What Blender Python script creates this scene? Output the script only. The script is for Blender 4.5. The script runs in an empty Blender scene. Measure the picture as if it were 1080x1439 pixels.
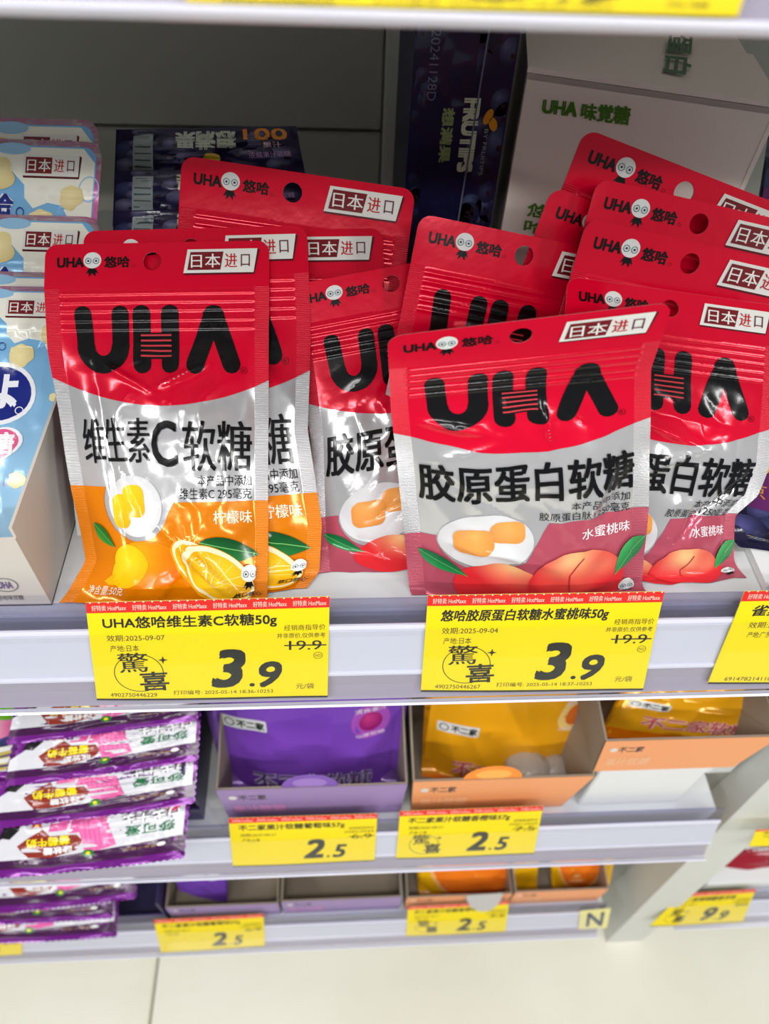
import bpy, math, random
import numpy as np
from mathutils import Vector, Matrix
from mathutils.geometry import tessellate_polygon

# ------------------------------------------------------------------ camera, world, lights, exposure
SC = bpy.context.scene
COL = SC.collection
FPX, CX, CY = 1040.0, 540.0, 719.5
AX = np.array([17460, -180, 1040.0]); AX /= np.linalg.norm(AX)
TH = math.radians(50)
AD = np.array([-(AX[1]*math.cos(TH)+AX[2]*math.sin(TH))/AX[0], math.cos(TH), math.sin(TH)])
AD -= AX*AD.dot(AX); AD /= np.linalg.norm(AD)
RM = np.stack([AX, np.cross(-AD, AX), -AD], 1)          # world -> camera (right, down, forward)
CAM = np.array([0, -0.168, 0.297])
cd = bpy.data.cameras.new('camera'); cam = bpy.data.objects.new('camera', cd); COL.objects.link(cam)
m = Matrix([list(RM[0]), list(-RM[1]), list(-RM[2])]).transposed().to_4x4(); m.translation = Vector(CAM)
cam.matrix_world = m
cd.sensor_fit = 'VERTICAL'; cd.sensor_height = 36; cd.lens = FPX/1439*36
cd.clip_start = 0.01
cd.dof.use_dof = True; cd.dof.focus_distance = 0.315; cd.dof.aperture_fstop = 9.0
SC.camera = cam
SC.view_settings.view_transform = 'Standard'; SC.view_settings.look = 'None'
SC.view_settings.gamma = 1; SC.view_settings.use_curve_mapping = False
SC.view_settings.exposure = 0.0
w = bpy.data.worlds.new('shop_light'); SC.world = w; w.use_nodes = True
w.node_tree.nodes['Background'].inputs[0].default_value = (0.93, 0.97, 1.0, 1)
w.node_tree.nodes['Background'].inputs[1].default_value = 0.27
def area(name, loc, target, sx, sy, power, col=(1, .97, .93)):
    l = bpy.data.lights.new(name, 'AREA'); l.shape = 'RECTANGLE'; l.size = sx; l.size_y = sy
    l.energy = power; l.color = col
    o = bpy.data.objects.new(name, l); COL.objects.link(o); o.location = loc
    o.rotation_euler = (Vector(target)-Vector(loc)).to_track_quat('-Z', 'Y').to_euler()
area('ceiling_lamp', (-1.35, -1.05, 1.60), (0, 0, 0), 1.2, .09, 21, (1, .985, .97))
area('ceiling_lamp', (-.20, -2.35, 1.72), (0, 0, .1), 1.5, .09, 27, (1, .985, .97))
area('ceiling_lamp', (2.0, -1.9, 1.62), (.1, 0, .1), .09, 1.1, 28, (1, .985, .97))
area('ceiling_lamp', (.1, -.75, 1.9), (0, -.2, -.6), 1.2, .10, 17, (1, .985, .97))

# ------------------------------------------------------------------ helpers
def lin(c):
    c = np.array(c, float)/255
    return np.where(c <= .04045, c/12.92, ((c+.055)/1.055)**2.4)
def ray(x, y): return RM.T @ np.array([(x-CX)/FPX, (y-CY)/FPX, 1.0])
def hit(x, y, axis, val):
    d = ray(x, y); return CAM + d*((val-CAM[axis])/d[axis])
def plane_n(lam, yaw=0):
    n = np.array([0, -math.cos(lam), math.sin(lam)])
    c, s = math.cos(yaw), math.sin(yaw)
    return np.array([c*n[0]-s*n[1], s*n[0]+c*n[1], n[2]])
def at(x, y, p0, n):
    d = ray(x, y); return CAM + d*(n.dot(np.array(p0)-CAM)/n.dot(d))
def link(name, me, parent=None, mats=()):
    o = bpy.data.objects.new(name, me); COL.objects.link(o)
    for mt in mats: me.materials.append(mt)
    if parent: o.parent = parent
    return o
def thing(name, label, cat, loc=(0, 0, 0), group=None):
    o = bpy.data.objects.new(name, None); COL.objects.link(o); o.empty_display_size = .01
    o.location = Vector(loc); o['label'] = label; o['category'] = cat
    if group: o['group'] = group
    return o
def tag(o, label, cat, group=None):
    o['label'] = label; o['category'] = cat
    if group: o['group'] = group
    return o
def kid(name, me, root, mats=()):
    """a part whose mesh is in world coordinates, parented to an empty placed elsewhere"""
    if root is not None:
        p = root; off = Vector((0, 0, 0))
        while p is not None: off += p.location; p = p.parent
        for v in me.vertices: v.co -= off
    return link(name, me, root, mats)

# ------------------------------------------------------------------ materials
def mat(name, rgb=None, rough=.5, metal=0.0, attr=False, bump=None, coat=0.0, spec=.5, ribs=None, noisecol=None):
    mt = bpy.data.materials.new(name); mt.use_nodes = True
    nt = mt.node_tree; b = nt.nodes['Principled BSDF']
    b.inputs['Roughness'].default_value = rough; b.inputs['Metallic'].default_value = metal
    b.inputs['Coat Weight'].default_value = coat; b.inputs['Coat Roughness'].default_value = .12
    b.inputs['Specular IOR Level'].default_value = spec
    if rgb is not None: b.inputs['Base Color'].default_value = (*lin(rgb), 1)
    if attr:
        a = nt.nodes.new('ShaderNodeAttribute'); a.attribute_name = 'Col'
        nt.links.new(a.outputs['Color'], b.inputs['Base Color']); nt.links.new(a.outputs['Alpha'], b.inputs['Metallic'])
    if noisecol:
        tc = nt.nodes.new('ShaderNodeTexCoord'); n = nt.nodes.new('ShaderNodeTexNoise')
        n.inputs['Scale'].default_value = noisecol[0]; n.inputs['Detail'].default_value = 6
        r = nt.nodes.new('ShaderNodeValToRGB'); nt.links.new(tc.outputs['Object'], n.inputs['Vector'])
        nt.links.new(n.outputs['Fac'], r.inputs['Fac']); nt.links.new(r.outputs['Color'], b.inputs['Base Color'])
        r.color_ramp.elements[0].position = .35; r.color_ramp.elements[1].position = .65
        r.color_ramp.elements[0].color = (*lin(noisecol[1]), 1); r.color_ramp.elements[1].color = (*lin(noisecol[2]), 1)
    last = None
    if bump:
        tc = nt.nodes.new('ShaderNodeTexCoord'); n = nt.nodes.new('ShaderNodeTexNoise')
        n.inputs['Scale'].default_value = bump[0]; n.inputs['Detail'].default_value = 3
        nt.links.new(tc.outputs['Object'], n.inputs['Vector'])
        bp = nt.nodes.new('ShaderNodeBump'); bp.inputs['Strength'].default_value = bump[1]; bp.inputs['Distance'].default_value = bump[2]
        nt.links.new(n.outputs['Fac'], bp.inputs['Height']); last = bp
    if ribs:
        uv = nt.nodes.new('ShaderNodeUVMap'); uv.uv_map = 'UV'
        wv = nt.nodes.new('ShaderNodeTexWave'); wv.bands_direction = 'Y'; wv.inputs['Scale'].default_value = ribs[0]
        nt.links.new(uv.outputs['UV'], wv.inputs['Vector'])
        bp = nt.nodes.new('ShaderNodeBump'); bp.inputs['Strength'].default_value = ribs[1]; bp.inputs['Distance'].default_value = .0004
        nt.links.new(wv.outputs['Color'], bp.inputs['Height'])
        if last: nt.links.new(last.outputs['Normal'], bp.inputs['Normal'])
        last = bp
    if last: nt.links.new(last.outputs['Normal'], b.inputs['Normal'])
    return mt
FILM = mat('printed_foil', rough=.17, attr=True, bump=(90, .14, .0012), coat=.0, spec=.38)
CRIMP = mat('crimped_foil', rough=.27, attr=True, ribs=(38, .5), bump=(900, .15, .0004), coat=.0)
PAPER = mat('printed_paper', rough=.55, attr=True, spec=.3)
CARD = mat('printed_card', rough=.42, attr=True, spec=.45)
SHINY = mat('shiny_wrapper', rough=.22, attr=True, bump=(150, .3, .0015), coat=.15)
WHITEMETAL = mat('white_painted_metal', (214, 216, 216), rough=.38)
GREYMETAL = mat('grey_painted_metal', (176, 176, 168), rough=.45)
DIVIDER = mat('light_grey_panel', (206, 208, 202), rough=.4)
STRIP = mat('rail_backing_plastic', (200, 203, 217), rough=.3)
STRIPLINE = mat('rail_ridge_plastic', (222, 222, 236), rough=.2)
STRIPSHADE = mat('rail_shade_tone', (158, 153, 168), rough=.3)  # purplish grey paints the shade seen through the clear rail bottom
KRAFT = mat('grey_board', (150, 136, 120), rough=.8, bump=(300, .2, .0005))
WHITECARD = mat('white_card', (228, 230, 230), rough=.5)
TRAYCARD = mat('pale_tray_card', (206, 199, 190), rough=.4)
PINKCARD = mat('carton_board', (236, 222, 214), rough=.6, bump=(120, .1, .001))
TILE = mat('polished_floor_tile', rough=.14, noisecol=(3.2, (226, 224, 204), (240, 238, 224)))
GROUT = mat('grout', (150, 146, 130), rough=.9)
REDFILM = mat('dark_red_foil', (140, 20, 30), rough=.25, coat=.3)
SUGAR = mat('pale_gummy_bag', (188, 182, 176), rough=.25, bump=(200, .5, .002))
def clear_mat(name, tint, refl):
    mt = bpy.data.materials.new(name); mt.use_nodes = True; nt = mt.node_tree; nt.nodes.clear()
    o = nt.nodes.new('ShaderNodeOutputMaterial'); mx = nt.nodes.new('ShaderNodeMixShader')
    t = nt.nodes.new('ShaderNodeBsdfTransparent'); t.inputs[0].default_value = (*tint, 1)
    g = nt.nodes.new('ShaderNodeBsdfGlossy'); g.inputs['Roughness'].default_value = .12; g.inputs[0].default_value = (.95, .95, 1, 1)
    f = nt.nodes.new('ShaderNodeLayerWeight'); f.inputs[0].default_value = .5
    pw = nt.nodes.new('ShaderNodeMath'); pw.operation = 'POWER'; pw.inputs[1].default_value = 4; nt.links.new(f.outputs['Facing'], pw.inputs[0])
    mm = nt.nodes.new('ShaderNodeMath'); mm.operation = 'MULTIPLY_ADD'; mm.inputs[1].default_value = .6; mm.inputs[2].default_value = refl
    nt.links.new(pw.outputs[0], mm.inputs[0]); nt.links.new(mm.outputs[0], mx.inputs[0])
    nt.links.new(t.outputs[0], mx.inputs[1]); nt.links.new(g.outputs[0], mx.inputs[2]); nt.links.new(mx.outputs[0], o.inputs[0])
    return mt
CLEAR = clear_mat('clear_plastic', (.93, .93, .96), .01)
CLEARFACE = clear_mat('clear_rail_face', (.99, .99, .995), .015)
FILMWRAP = clear_mat('clear_shrink_film', (.97, .97, .98), .03)
SMOKE = clear_mat('clear_lip_plastic', (.72, .72, .82), .06)

# ------------------------------------------------------------------ solids
def mesh_from(name, verts, faces, smooth=False):
    me = bpy.data.meshes.new(name); me.from_pydata([tuple(v) for v in verts], [], faces); me.update()
    if smooth: me.shade_smooth()
    return me
def box_me(x0, x1, y0, y1, z0, z1, name='box', bev=0.0):
    import bmesh
    v = [(x, y, z) for x in (x0, x1) for y in (y0, y1) for z in (z0, z1)]
    f = [(0, 1, 3, 2), (4, 6, 7, 5), (0, 4, 5, 1), (2, 3, 7, 6), (0, 2, 6, 4), (1, 5, 7, 3)]
    me = mesh_from(name, v, f)
    if bev:
        bm = bmesh.new(); bm.from_mesh(me)
        bmesh.ops.bevel(bm, geom=bm.edges[:], offset=bev, segments=2, affect='EDGES'); bm.to_mesh(me); bm.free()
    return me
def slab(quad, depthvec, name='slab'):
    """quad of 4 points (TL,TR,BR,BL) thickened along depthvec"""
    q = [np.array(p, float) for p in quad]; d = np.array(depthvec, float)
    return mesh_from(name, q+[p+d for p in q], [(3, 2, 1, 0), (4, 5, 6, 7), (0, 1, 5, 4), (1, 2, 6, 5), (2, 3, 7, 6), (3, 0, 4, 7)])
def extrude_x(profile, x0, x1, name):
    """closed (y,z) profile swept along X"""
    n = len(profile)
    v = [(x0, y, z) for y, z in profile]+[(x1, y, z) for y, z in profile]
    f = [(i, (i+1) % n, n+(i+1) % n, n+i) for i in range(n)]+[tuple(range(n-1, -1, -1)), tuple(range(n, 2*n))]
    return mesh_from(name, v, f)
def ribbon(path, th, x0, x1, name):
    """open (y,z) path given a thickness, swept along X"""
    p = np.array(path, float); t = np.gradient(p, axis=0); t /= np.linalg.norm(t, axis=1)[:, None]
    nn = np.stack([-t[:, 1], t[:, 0]], 1)*th/2
    return extrude_x([tuple(a) for a in (p+nn)]+[tuple(a) for a in (p-nn)[::-1]], x0, x1, name)

# ------------------------------------------------------------------ flat print: shapes in art space, cut on a grid and laid on a surface
GLYPH = {}
def glyphs(s, bold=0.0, shear=0.0):
    k = (s, bold, shear)
    if k not in GLYPH:
        cu = bpy.data.curves.new('t', 'FONT'); cu.body = s; cu.offset = bold; cu.resolution_u = 3; cu.shear = shear
        o = bpy.data.objects.new('t', cu); COL.objects.link(o); bpy.context.view_layer.update()
        ev = o.evaluated_get(bpy.context.evaluated_depsgraph_get()); me = ev.to_mesh(); me.calc_loop_triangles()
        v = np.array([x.co[:2] for x in me.vertices]).reshape(-1, 2)
        t = np.array([x.vertices[:] for x in me.loop_triangles], int).reshape(-1, 3)
        ev.to_mesh_clear(); bpy.data.objects.remove(o); bpy.data.curves.remove(cu)
        a, b = v.min(0), v.max(0)
        v = (v-a)/(b-a); v[:, 1] = 1-v[:, 1]
        GLYPH[k] = (v, t)
    return GLYPH[k]
def rot2(p, c, a):
    p = np.asarray(p, float)-c; ca, sa = math.cos(a), math.sin(a)
    return np.stack([p[:, 0]*ca-p[:, 1]*sa, p[:, 0]*sa+p[:, 1]*ca], 1)+c
def rrect(x0, y0, x1, y1, r, n=5, bottom=True):
    out = []
    for cx, cy, a0 in ((x1-r, y0+r, -90), (x1-r, y1-r, 0), (x0+r, y1-r, 90), (x0+r, y0+r, 180)):
        if not bottom and a0 in (0, 90): out.append((x1 if a0 == 0 else x0, y1)); continue
        for i in range(n+1):
            a = math.radians(a0+90*i/n); out.append((cx+r*math.cos(a), cy+r*math.sin(a)))
    return out
def ell(cx, cy, rx, ry, n=28, a=0.0):
    p = [(cx+rx*math.cos(t), cy+ry*math.sin(t)) for t in np.linspace(0, 2*math.pi, n, endpoint=False)]
    return rot2(p, np.array([cx, cy]), a)
class Art:
    def __init__(s, A, dx=.025, dy=None, xs=(), ys=()):
        s.A = A; s.T = []; s.K = []; s.cut = None; s.dx = dx; s.dy = dy or dx; s.xs = list(xs); s.ys = list(ys)
    def _add(s, v, t, col, lvl, metal):
        if len(t) == 0: return
        k = len(s.K); s.K.append((col, lvl, metal)); tri = np.asarray(v, float)[np.asarray(t, int)]
        s.T.append((np.full(len(tri), k), tri))
    def poly(s, outer, col, lvl=1, metal=0.0, holes=()):
        loops = [np.asarray(outer, float)]+[np.asarray(h, float) for h in holes]
        t = tessellate_polygon([[Vector((a, b, 0)) for a, b in l] for l in loops])
        s._add(np.concatenate(loops), t, col, lvl, metal); return s
    def text(s, txt, x0, y0, x1, y1, col, lvl=2, bold=0.0, shear=0.0, a=0.0, metal=0.0):
        v0, t = glyphs(txt, 0.0, shear)
        b = bold*(y1-y0)*.62
        sh = [(0, 0)] if bold < .012 else ([(-b, 0), (b, 0)] if bold < .022 else [(-b, -b), (b, -b), (-b, b), (b, b)])
        for i_, (dx, dy) in enumerate(sh):
            v = np.array([x0+b+dx, y0+b+dy])+v0*np.array([x1-x0-2*b, y1-y0-2*b])
            if a: v = rot2(v, np.array([(x0+x1)/2, (y0+y1)/2]), a)
            s._add(v, t, col, lvl+.16*i_, metal)
        return s
    def ell(s, cx, cy, rx, ry, col, lvl=2, a=0.0, n=28, metal=0.0, hole=None):
        return s.poly(ell(cx, cy, rx, ry, n, a), col, lvl, metal, holes=[ell(cx, cy, rx*hole, ry*hole, n, a)] if hole else ())
    def stroke(s, pts, wd, col, lvl=2, cap=True):
        for (ax, ay), (bx, by) in zip(pts[:-1], pts[1:]):
            d = np.array([bx-ax, by-ay]); L = np.linalg.norm(d); 
            if L < 1e-9: continue
            d /= L; n = np.array([-d[1], d[0]])*wd/2
            s.poly([(ax, ay)-n, (bx, by)-n, (bx, by)+n, (ax, ay)+n], col, lvl)
        if cap:
            for p in pts: s.ell(p[0], p[1], wd/2, wd/2, col, lvl, n=12)
        return s
    def cuts(s):
        if s.cut: return s.cut
        K = np.concatenate([a for a, b in s.T]); T = np.concatenate([b for a, b in s.T])
        lines = [(0, c) for c in list(np.arange(s.dx, 1, s.dx))+s.xs]+[(1, c) for c in list(np.arange(s.dy, s.A, s.dy))+s.ys]
        e = 1e-6
        for ax, c in lines:
            d = T[:, :, ax]-c
            cr = (d.min(1) < -e) & (d.max(1) > e)
            if not cr.any(): continue
            t, k, dd = T[cr], K[cr], d[cr]; out = [T[~cr]]; ko = [K[~cr]]
            sg = np.where(dd > e, 1, np.where(dd < -e, -1, 0))
            onl = (sg == 0).any(1)
            # one vertex on the line
            if onl.any():
                tt, kk, ss, d2 = t[onl], k[onl], sg[onl], dd[onl]
                i = np.argmax(ss == 0, 1); r = np.arange(len(tt)); a, b, c2 = tt[r, i], tt[r, (i+1) % 3], tt[r, (i+2) % 3]
                db, dc = d2[r, (i+1) % 3], d2[r, (i+2) % 3]; f = (db/(db-dc))[:, None]; mdl = b+(c2-b)*f
                out += [np.stack([a, b, mdl], 1), np.stack([a, mdl, c2], 1)]; ko += [kk, kk]
            if (~onl).any():
                tt, kk, ss, d2 = t[~onl], k[~onl], sg[~onl], dd[~onl]
                lone = np.where(ss.sum(1) > 0, -1, 1); i = np.argmax(ss == lone[:, None], 1); r = np.arange(len(tt))
                a, b, c2 = tt[r, i], tt[r, (i+1) % 3], tt[r, (i+2) % 3]
                da, db, dc = d2[r, i], d2[r, (i+1) % 3], d2[r, (i+2) % 3]
                p = a+(b-a)*(da/(da-db))[:, None]; q = a+(c2-a)*(da/(da-dc))[:, None]
                out += [np.stack([a, p, q], 1), np.stack([p, b, c2], 1), np.stack([p, c2, q], 1)]; ko += [kk]*3
            T = np.concatenate(out); K = np.concatenate(ko)
        ar = np.abs((T[:, 1, 0]-T[:, 0, 0])*(T[:, 2, 1]-T[:, 0, 1])-(T[:, 2, 0]-T[:, 0, 0])*(T[:, 1, 1]-T[:, 0, 1]))
        ok = ar > 1e-9; T, K = T[ok], K[ok]
        # orient counter-clockwise seen from the front (art y runs down)
        sa = (T[:, 1, 0]-T[:, 0, 0])*(T[:, 2, 1]-T[:, 0, 1])-(T[:, 2, 0]-T[:, 0, 0])*(T[:, 1, 1]-T[:, 0, 1])
        fl = sa > 0; T[fl] = T[fl][:, ::-1]
        flat = np.column_stack([np.repeat(K, 3)*1.0, np.round(T.reshape(-1, 2)/2e-6)*2e-6])
        u, inv = np.unique(flat, axis=0, return_inverse=True)
        kk = u[:, 0].astype(int); xy = u[:, 1:]
        col = np.zeros((len(u), 4)); lvl = np.zeros(len(u))
        for k, (c, l, mt) in enumerate(s.K):
            sel = kk == k
            if not sel.any(): continue
            col[sel, :3] = lin(c(xy[sel, 0], xy[sel, 1])) if callable(c) else lin(c)
            col[sel, 3] = mt; lvl[sel] = l
        tr_ = inv.reshape(-1, 3); ok = (tr_[:, 0] != tr_[:, 1]) & (tr_[:, 1] != tr_[:, 2]) & (tr_[:, 0] != tr_[:, 2])
        s.cut = (xy, tr_[ok], col, lvl, K[ok]); return s.cut
    def build(s, name, fn, parent=None, mats=(FILM,), region=None, step=1e-4):
        """fn(u,v)->points in world; returns {region: object}"""
        xy, tri, col, lvl, K = s.cuts()
        u, v = xy[:, 0], xy[:, 1]/s.A; e = .0015
        P = fn(u, v); N = np.cross(fn(u+e, v)-fn(u-e, v), fn(u, v-e)-fn(u, v+e))
        N /= np.linalg.norm(N, axis=1)[:, None]+1e-12
        P = P+N*(lvl*step)[:, None]
        cen = xy[tri].mean(1); reg = region(cen[:, 0], cen[:, 1]) if region else np.zeros(len(tri), int)
        outs = {}
        names = name if isinstance(name, (list, tuple)) else [name]
        for r in np.unique(reg):
            tt = tri[reg == r]; used, inv = np.unique(tt, return_inverse=True); tt = inv.reshape(-1, 3)
            me = bpy.data.meshes.new(names[min(r, len(names)-1)])
            me.vertices.add(len(used)); me.vertices.foreach_set('co', P[used].astype(np.float32).ravel())
            me.loops.add(len(tt)*3); me.loops.foreach_set('vertex_index', tt.astype(np.int32).ravel())
            me.polygons.add(len(tt)); me.polygons.foreach_set('loop_start', np.arange(0, len(tt)*3, 3, dtype=np.int32))
            me.validate(); me.update(calc_edges=True)
            if len(me.polygons) != len(tt): tt = np.array([p.vertices[:] for p in me.polygons])
            ca = me.color_attributes.new('Col', 'FLOAT_COLOR', 'POINT'); ca.data.foreach_set('color', col[used].astype(np.float32).ravel())
            uvl = me.uv_layers.new(name='UV'); uvl.data.foreach_set('uv', np.column_stack([u[used], v[used]*s.A])[tt.ravel()].astype(np.float32).ravel())
            me.shade_smooth(); me.normals_split_custom_set_from_vertices(N[used].tolist())
            outs[r] = kid(names[min(r, len(names)-1)], me, parent, (mats[min(r, len(mats)-1)],))
        return outs
def quadfn(TL, TR, BR, BL, z=None):
    """bilinear patch; z(u,v) gives relief along the outward normal"""
    TL, TR, BR, BL = [np.array(p, float) for p in (TL, TR, BR, BL)]
    n = np.cross(TR-TL, TL-BL); n /= np.linalg.norm(n)
    def f(u, v):
        u = np.asarray(u)[:, None]; v = np.asarray(v)[:, None]
        p = (TL*(1-u)+TR*u)*(1-v)+(BL*(1-u)+BR*u)*v
        if z is not None: p = p+n*z(u[:, 0], v[:, 0])[:, None]
        return p
    return f

# ------------------------------------------------------------------ the setting: floor, back wall, gondola
FZ = -.66
fl = link('floor', box_me(-1.9, 2.3, -1.7, .9, FZ-.05, FZ-.002), None, (GROUT,)); fl['kind'] = 'structure'
tm = box_me(-.3985, .3985, -.3985, .3985, -.008, 0, 'floor_tile', .0012)
tm.materials.append(TILE)
for i in range(-2, 3):
    for j in range(3):
        o = bpy.data.objects.new('floor_tile', tm); COL.objects.link(o)
        o.location = (-.207+.4+.8*i, .05+.45-.8*j, FZ); o.parent = fl
wb = link('wall_back', box_me(-.75, .85, .368, .38, FZ, .62), None, (GREYMETAL,)); wb['kind'] = 'structure'
bay = thing('shelving_bay', 'grey steel shelving bay with plain dark back panels behind the candy shelves', 'shelving', (0, .36, FZ))
kid('back_panel', box_me(-.66, .030, .350, .366, .080, .60, bev=.001), bay, (GREYMETAL,))
kid('back_panel', box_me(-.66, .030, .350, .366, -.25, .0775, bev=.001), bay, (GREYMETAL,))
kid('back_panel', box_me(.046, .298, .350, .366, .080, .60, bev=.001), bay, (GREYMETAL,))
kid('back_panel', box_me(.046, .298, .350, .366, -.25, .0775, bev=.001), bay, (GREYMETAL,))
kid('back_panel', box_me(-.66, .298, .350, .366, -.62, -.2525, bev=.001), bay, (GREYMETAL,))
kid('upright_post', box_me(.031, .045, .340, .367, FZ, .60, bev=.001), bay, (DIVIDER,))
kp = kid('kick_plate', box_me(-.66, .298, .045, .055, FZ, -.60), None, (WHITEMETAL,)); tag(kp, 'white metal kick plate along the floor under the bottom shelf', 'panel')
dv = thing('divider_panel', 'light grey upright divider panel between two shelving bays, standing on the floor', 'panel', (.32, .15, FZ))
def tapered(x0, x1, yf0, yf1, yb, z0, z1):
    return mesh_from('panel', [(x0, yf0, z0), (x1, yf0, z0), (x1, yb, z0), (x0, yb, z0), (x0, yf1, z1), (x1, yf1, z1), (x1, yb, z1), (x0, yb, z1)],
                     [(3, 2, 1, 0), (4, 5, 6, 7), (0, 1, 5, 4), (1, 2, 6, 5), (2, 3, 7, 6), (3, 0, 4, 7)])
kid('side_panel', tapered(.301, .337, .000, .030, .34, FZ+.001, -.04), dv, (DIVIDER,))
kid('front_edge', tapered(.299, .340, -.014, .018, .002+.03, FZ+.0005, -.04), dv, (DIVIDER,))

PSI = math.radians(17.3)
RD = np.array([-math.sin(PSI), -math.cos(PSI)])        # down the rail (y,z)
RN = np.array([-math.cos(PSI), math.sin(PSI)])         # out of the rail
def rail(root, x0, x1, top, backing=True):
    """price rail; top = z of its top edge, at y = 0"""
    A = np.array([0.0, top])
    P = lambda s, o: tuple(A+RD*s+RN*o)
    r = kid('price_rail', ribbon([P(.0135, .0), P(.0165, .0006), P(.020, 0), P(.040, 0), P(.0425, .0004)], .0014, x0, x1, 'rail'), root, (STRIP,))
    kid('rail_ridge', ribbon([P(.0128, .0012), P(.0150, .0012)], .0012, x0, x1, 'ridge'), r, (STRIPLINE,))
    kid('rail_ridge', ribbon([P(.0400, .0010), P(.0412, .0010)], .0008, x0, x1, 'ridge'), r, (STRIPLINE,))
    kid('shade_strip', ribbon([P(.0425, -.0005), P(.0500, -.0015), P(.0585, -.0008)], .0010, x0, x1, 'low'), r, (STRIPSHADE,))  # opaque strip added in place of the darkness behind clear plastic
    kid('clear_lip', ribbon([P(-.0005, .0002), P(.006, .0000), P(.0128, .0002)], .0009, x0, x1, 'lip'), r, (SMOKE,))
    kid('clear_cover', ribbon([P(.0135, .0040), P(.030, .0044), P(.050, .0040), P(.0590, .0034)], .0006, x0, x1, 'cover'), r, (CLEARFACE,))
    kid('rail_edge', ribbon([P(.0585, .0034), P(.0596, .0020), P(.0598, .0000)], .0012, x0, x1, 'edge'), r, (STRIPLINE,))
    return r
def shelf(label, x0, x1, top, depth=.337, xr=None):
    """shelf whose rail top is at z=top; deck 13 mm lower"""
    t = thing('store_shelf', label, 'shelf', ((x0+x1)/2, .17, top-.013))
    z = top-.013
    kid('deck', box_me(x0, x1, .0035, depth, z-.0025, z, bev=.0006), t, (WHITEMETAL,))
    kid('front_flange', box_me(x0, x1, .0030, .0050, z-.026, z-.001), t, (WHITEMETAL,))
    rail(t, x0, xr or x1, top)
    return t
ZU, Z0, Z1, Z2 = .3095, .0405, -.2420, -.5310
shelf('upper white metal shelf seen edge-on with blurred clear price rail above the gummy bags', -.62, .60, ZU)
shelf('main white metal shelf at mid height carrying the red gummy bags', -.62, .60, Z0)
shelf('lower white metal shelf under the red bags, carrying purple and orange display boxes', -.62, .276, Z1)
shelf('bottom white metal shelf just above the tiled floor, carrying the lowest display boxes', -.62, .268, Z2)
shelf('short shelf beyond the grey divider, behind its upper part', .345, .80, -.262)
shelf('lowest shelf beyond the grey divider, its rail holding one yellow tag', .345, .80, -.5310+.02)

# ------------------------------------------------------------------ price tags
YEL = (242, 218, 8); INK = (40, 42, 38)
def tag_art(title, date, origin, old, big, small, code, pr, surprise=True, unit='元/袋', lo=True):
    a = Art(.53, .05); H = .53
    a.poly([(0, 0), (1, 0), (1, H), (0, H)], YEL, 0)
    a.poly([(0, 0), (1, 0), (1, .052), (0, .052)], (226, 40, 34), 1)
    for i in range(6): a.text('好特卖 HotMaxx', .022+i*.165, .014, .022+i*.165+.14, .042, (245, 205, 190), 2, bold=.015)
    for i in range(28): a.ell(.018+i*.036, .002, .004, .003, (250, 235, 220), 2, n=8)
    a.text(title, .06, .072, .84 if len(title) > 15 else .78, .142, INK, 2, bold=.030, shear=.15 if pr else 0)
    a.text('效期:'+date, .07, .165, .31, .20, INK, 2, bold=.008)
    a.text('产地:'+origin, .08, .22, .20, .256, INK, 2, bold=.008)
    a.text('经销商指导价', .81, .135, .985, .165, INK, 2); a.text('并非原价,仅供参考', .78, .178, .985, .205, INK, 2)
    a.text(old, .83, .218, .97, .268, INK, 2, bold=.02)
    a.poly([(.81, .240), (.99, .240), (.99, .246), (.81, .246)], INK, 3)
    if surprise:
        a.ell(.19, .375, .105, .105, INK, 2, n=40, hole=.965)
        a.text('驚', .105, .262, .235, .372, INK, 3, bold=.015, a=-.05); a.text('喜', .19, .368, .315, .475, INK, 3, bold=.03, a=-.05)
        st = []
        for i in range(8):
            r = .022 if i % 2 == 0 else .007; t = i*math.pi/4; st.append((.295+r*math.cos(t), .305+r*math.sin(t)))
        a.poly(st, INK, 3)
    a.text(big, .495, .255, .645, .465, INK, 2, bold=.065, shear=.2)
    a.ell(.670, .452, .012, .010, INK, 2, n=12)
    a.text(small, .70, .325, .80, .468, INK, 2, bold=.05, shear=.2)
    if lo:
        a.ell(.955, .298, .020, .018, INK, 2, n=24, hole=.88); a.text('NO', .943, .291, .967, .305, INK, 2, bold=.01)
        a.text(code, .06, .488, .26, .510, INK, 2); a.text('打印编号: 2025-05-14 '+('18:37-10253' if pr else '18:36-10253'), .33, .475, .76, .500, INK, 2)
        a.text(unit, .86, .448, .94, .480, INK, 2, bold=.01)
    a.poly([(0, H-.010), (1, H-.010), (1, H), (0, H)], INK, 3)
    return a
def put_tag(label, art, TL, TR, BR, BL, top, curl=.0006, grp='yellow price tags in the shelf rails'):
    n3 = np.array([0, RN[0], RN[1]]); p0 = np.array([0, 0, top])+n3*.0022
    c = [at(*p, p0, n3) for p in (TL, TR, BR, BL)]
    L = thing('price_tag', label, 'price tag', tuple((c[2]+c[3])/2), group=grp)
    f = quadfn(*c, z=lambda u, v: curl*np.sin(u*5)*v*.6+.0004*np.sin(v*6+u*2)*.5)
    art.build('face', f, L, (PAPER,), step=4e-5)
    g = quadfn(*[q-n3*.00035 for q in c], z=lambda u, v: curl*np.sin(u*5)*v*.6+.0004*np.sin(v*6+u*2)*.5)
    b = Art(.53, .05); b.poly([(0, 0), (1, 0), (1, .53), (0, .53)], (236, 222, 120), 0)
    b.build('paper_back', g, L, (PAPER,))
    return L, c
t1 = tag_art('UHA悠哈维生素C软糖50g', '2025-09-07', '日本', '19.9', '3', '9', '4902750446229', False)
t2 = tag_art('悠哈胶原蛋白软糖水蜜桃味50g', '2025-09-04', '日本', '19.9', '3', '9', '4902750446267', True)
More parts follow.
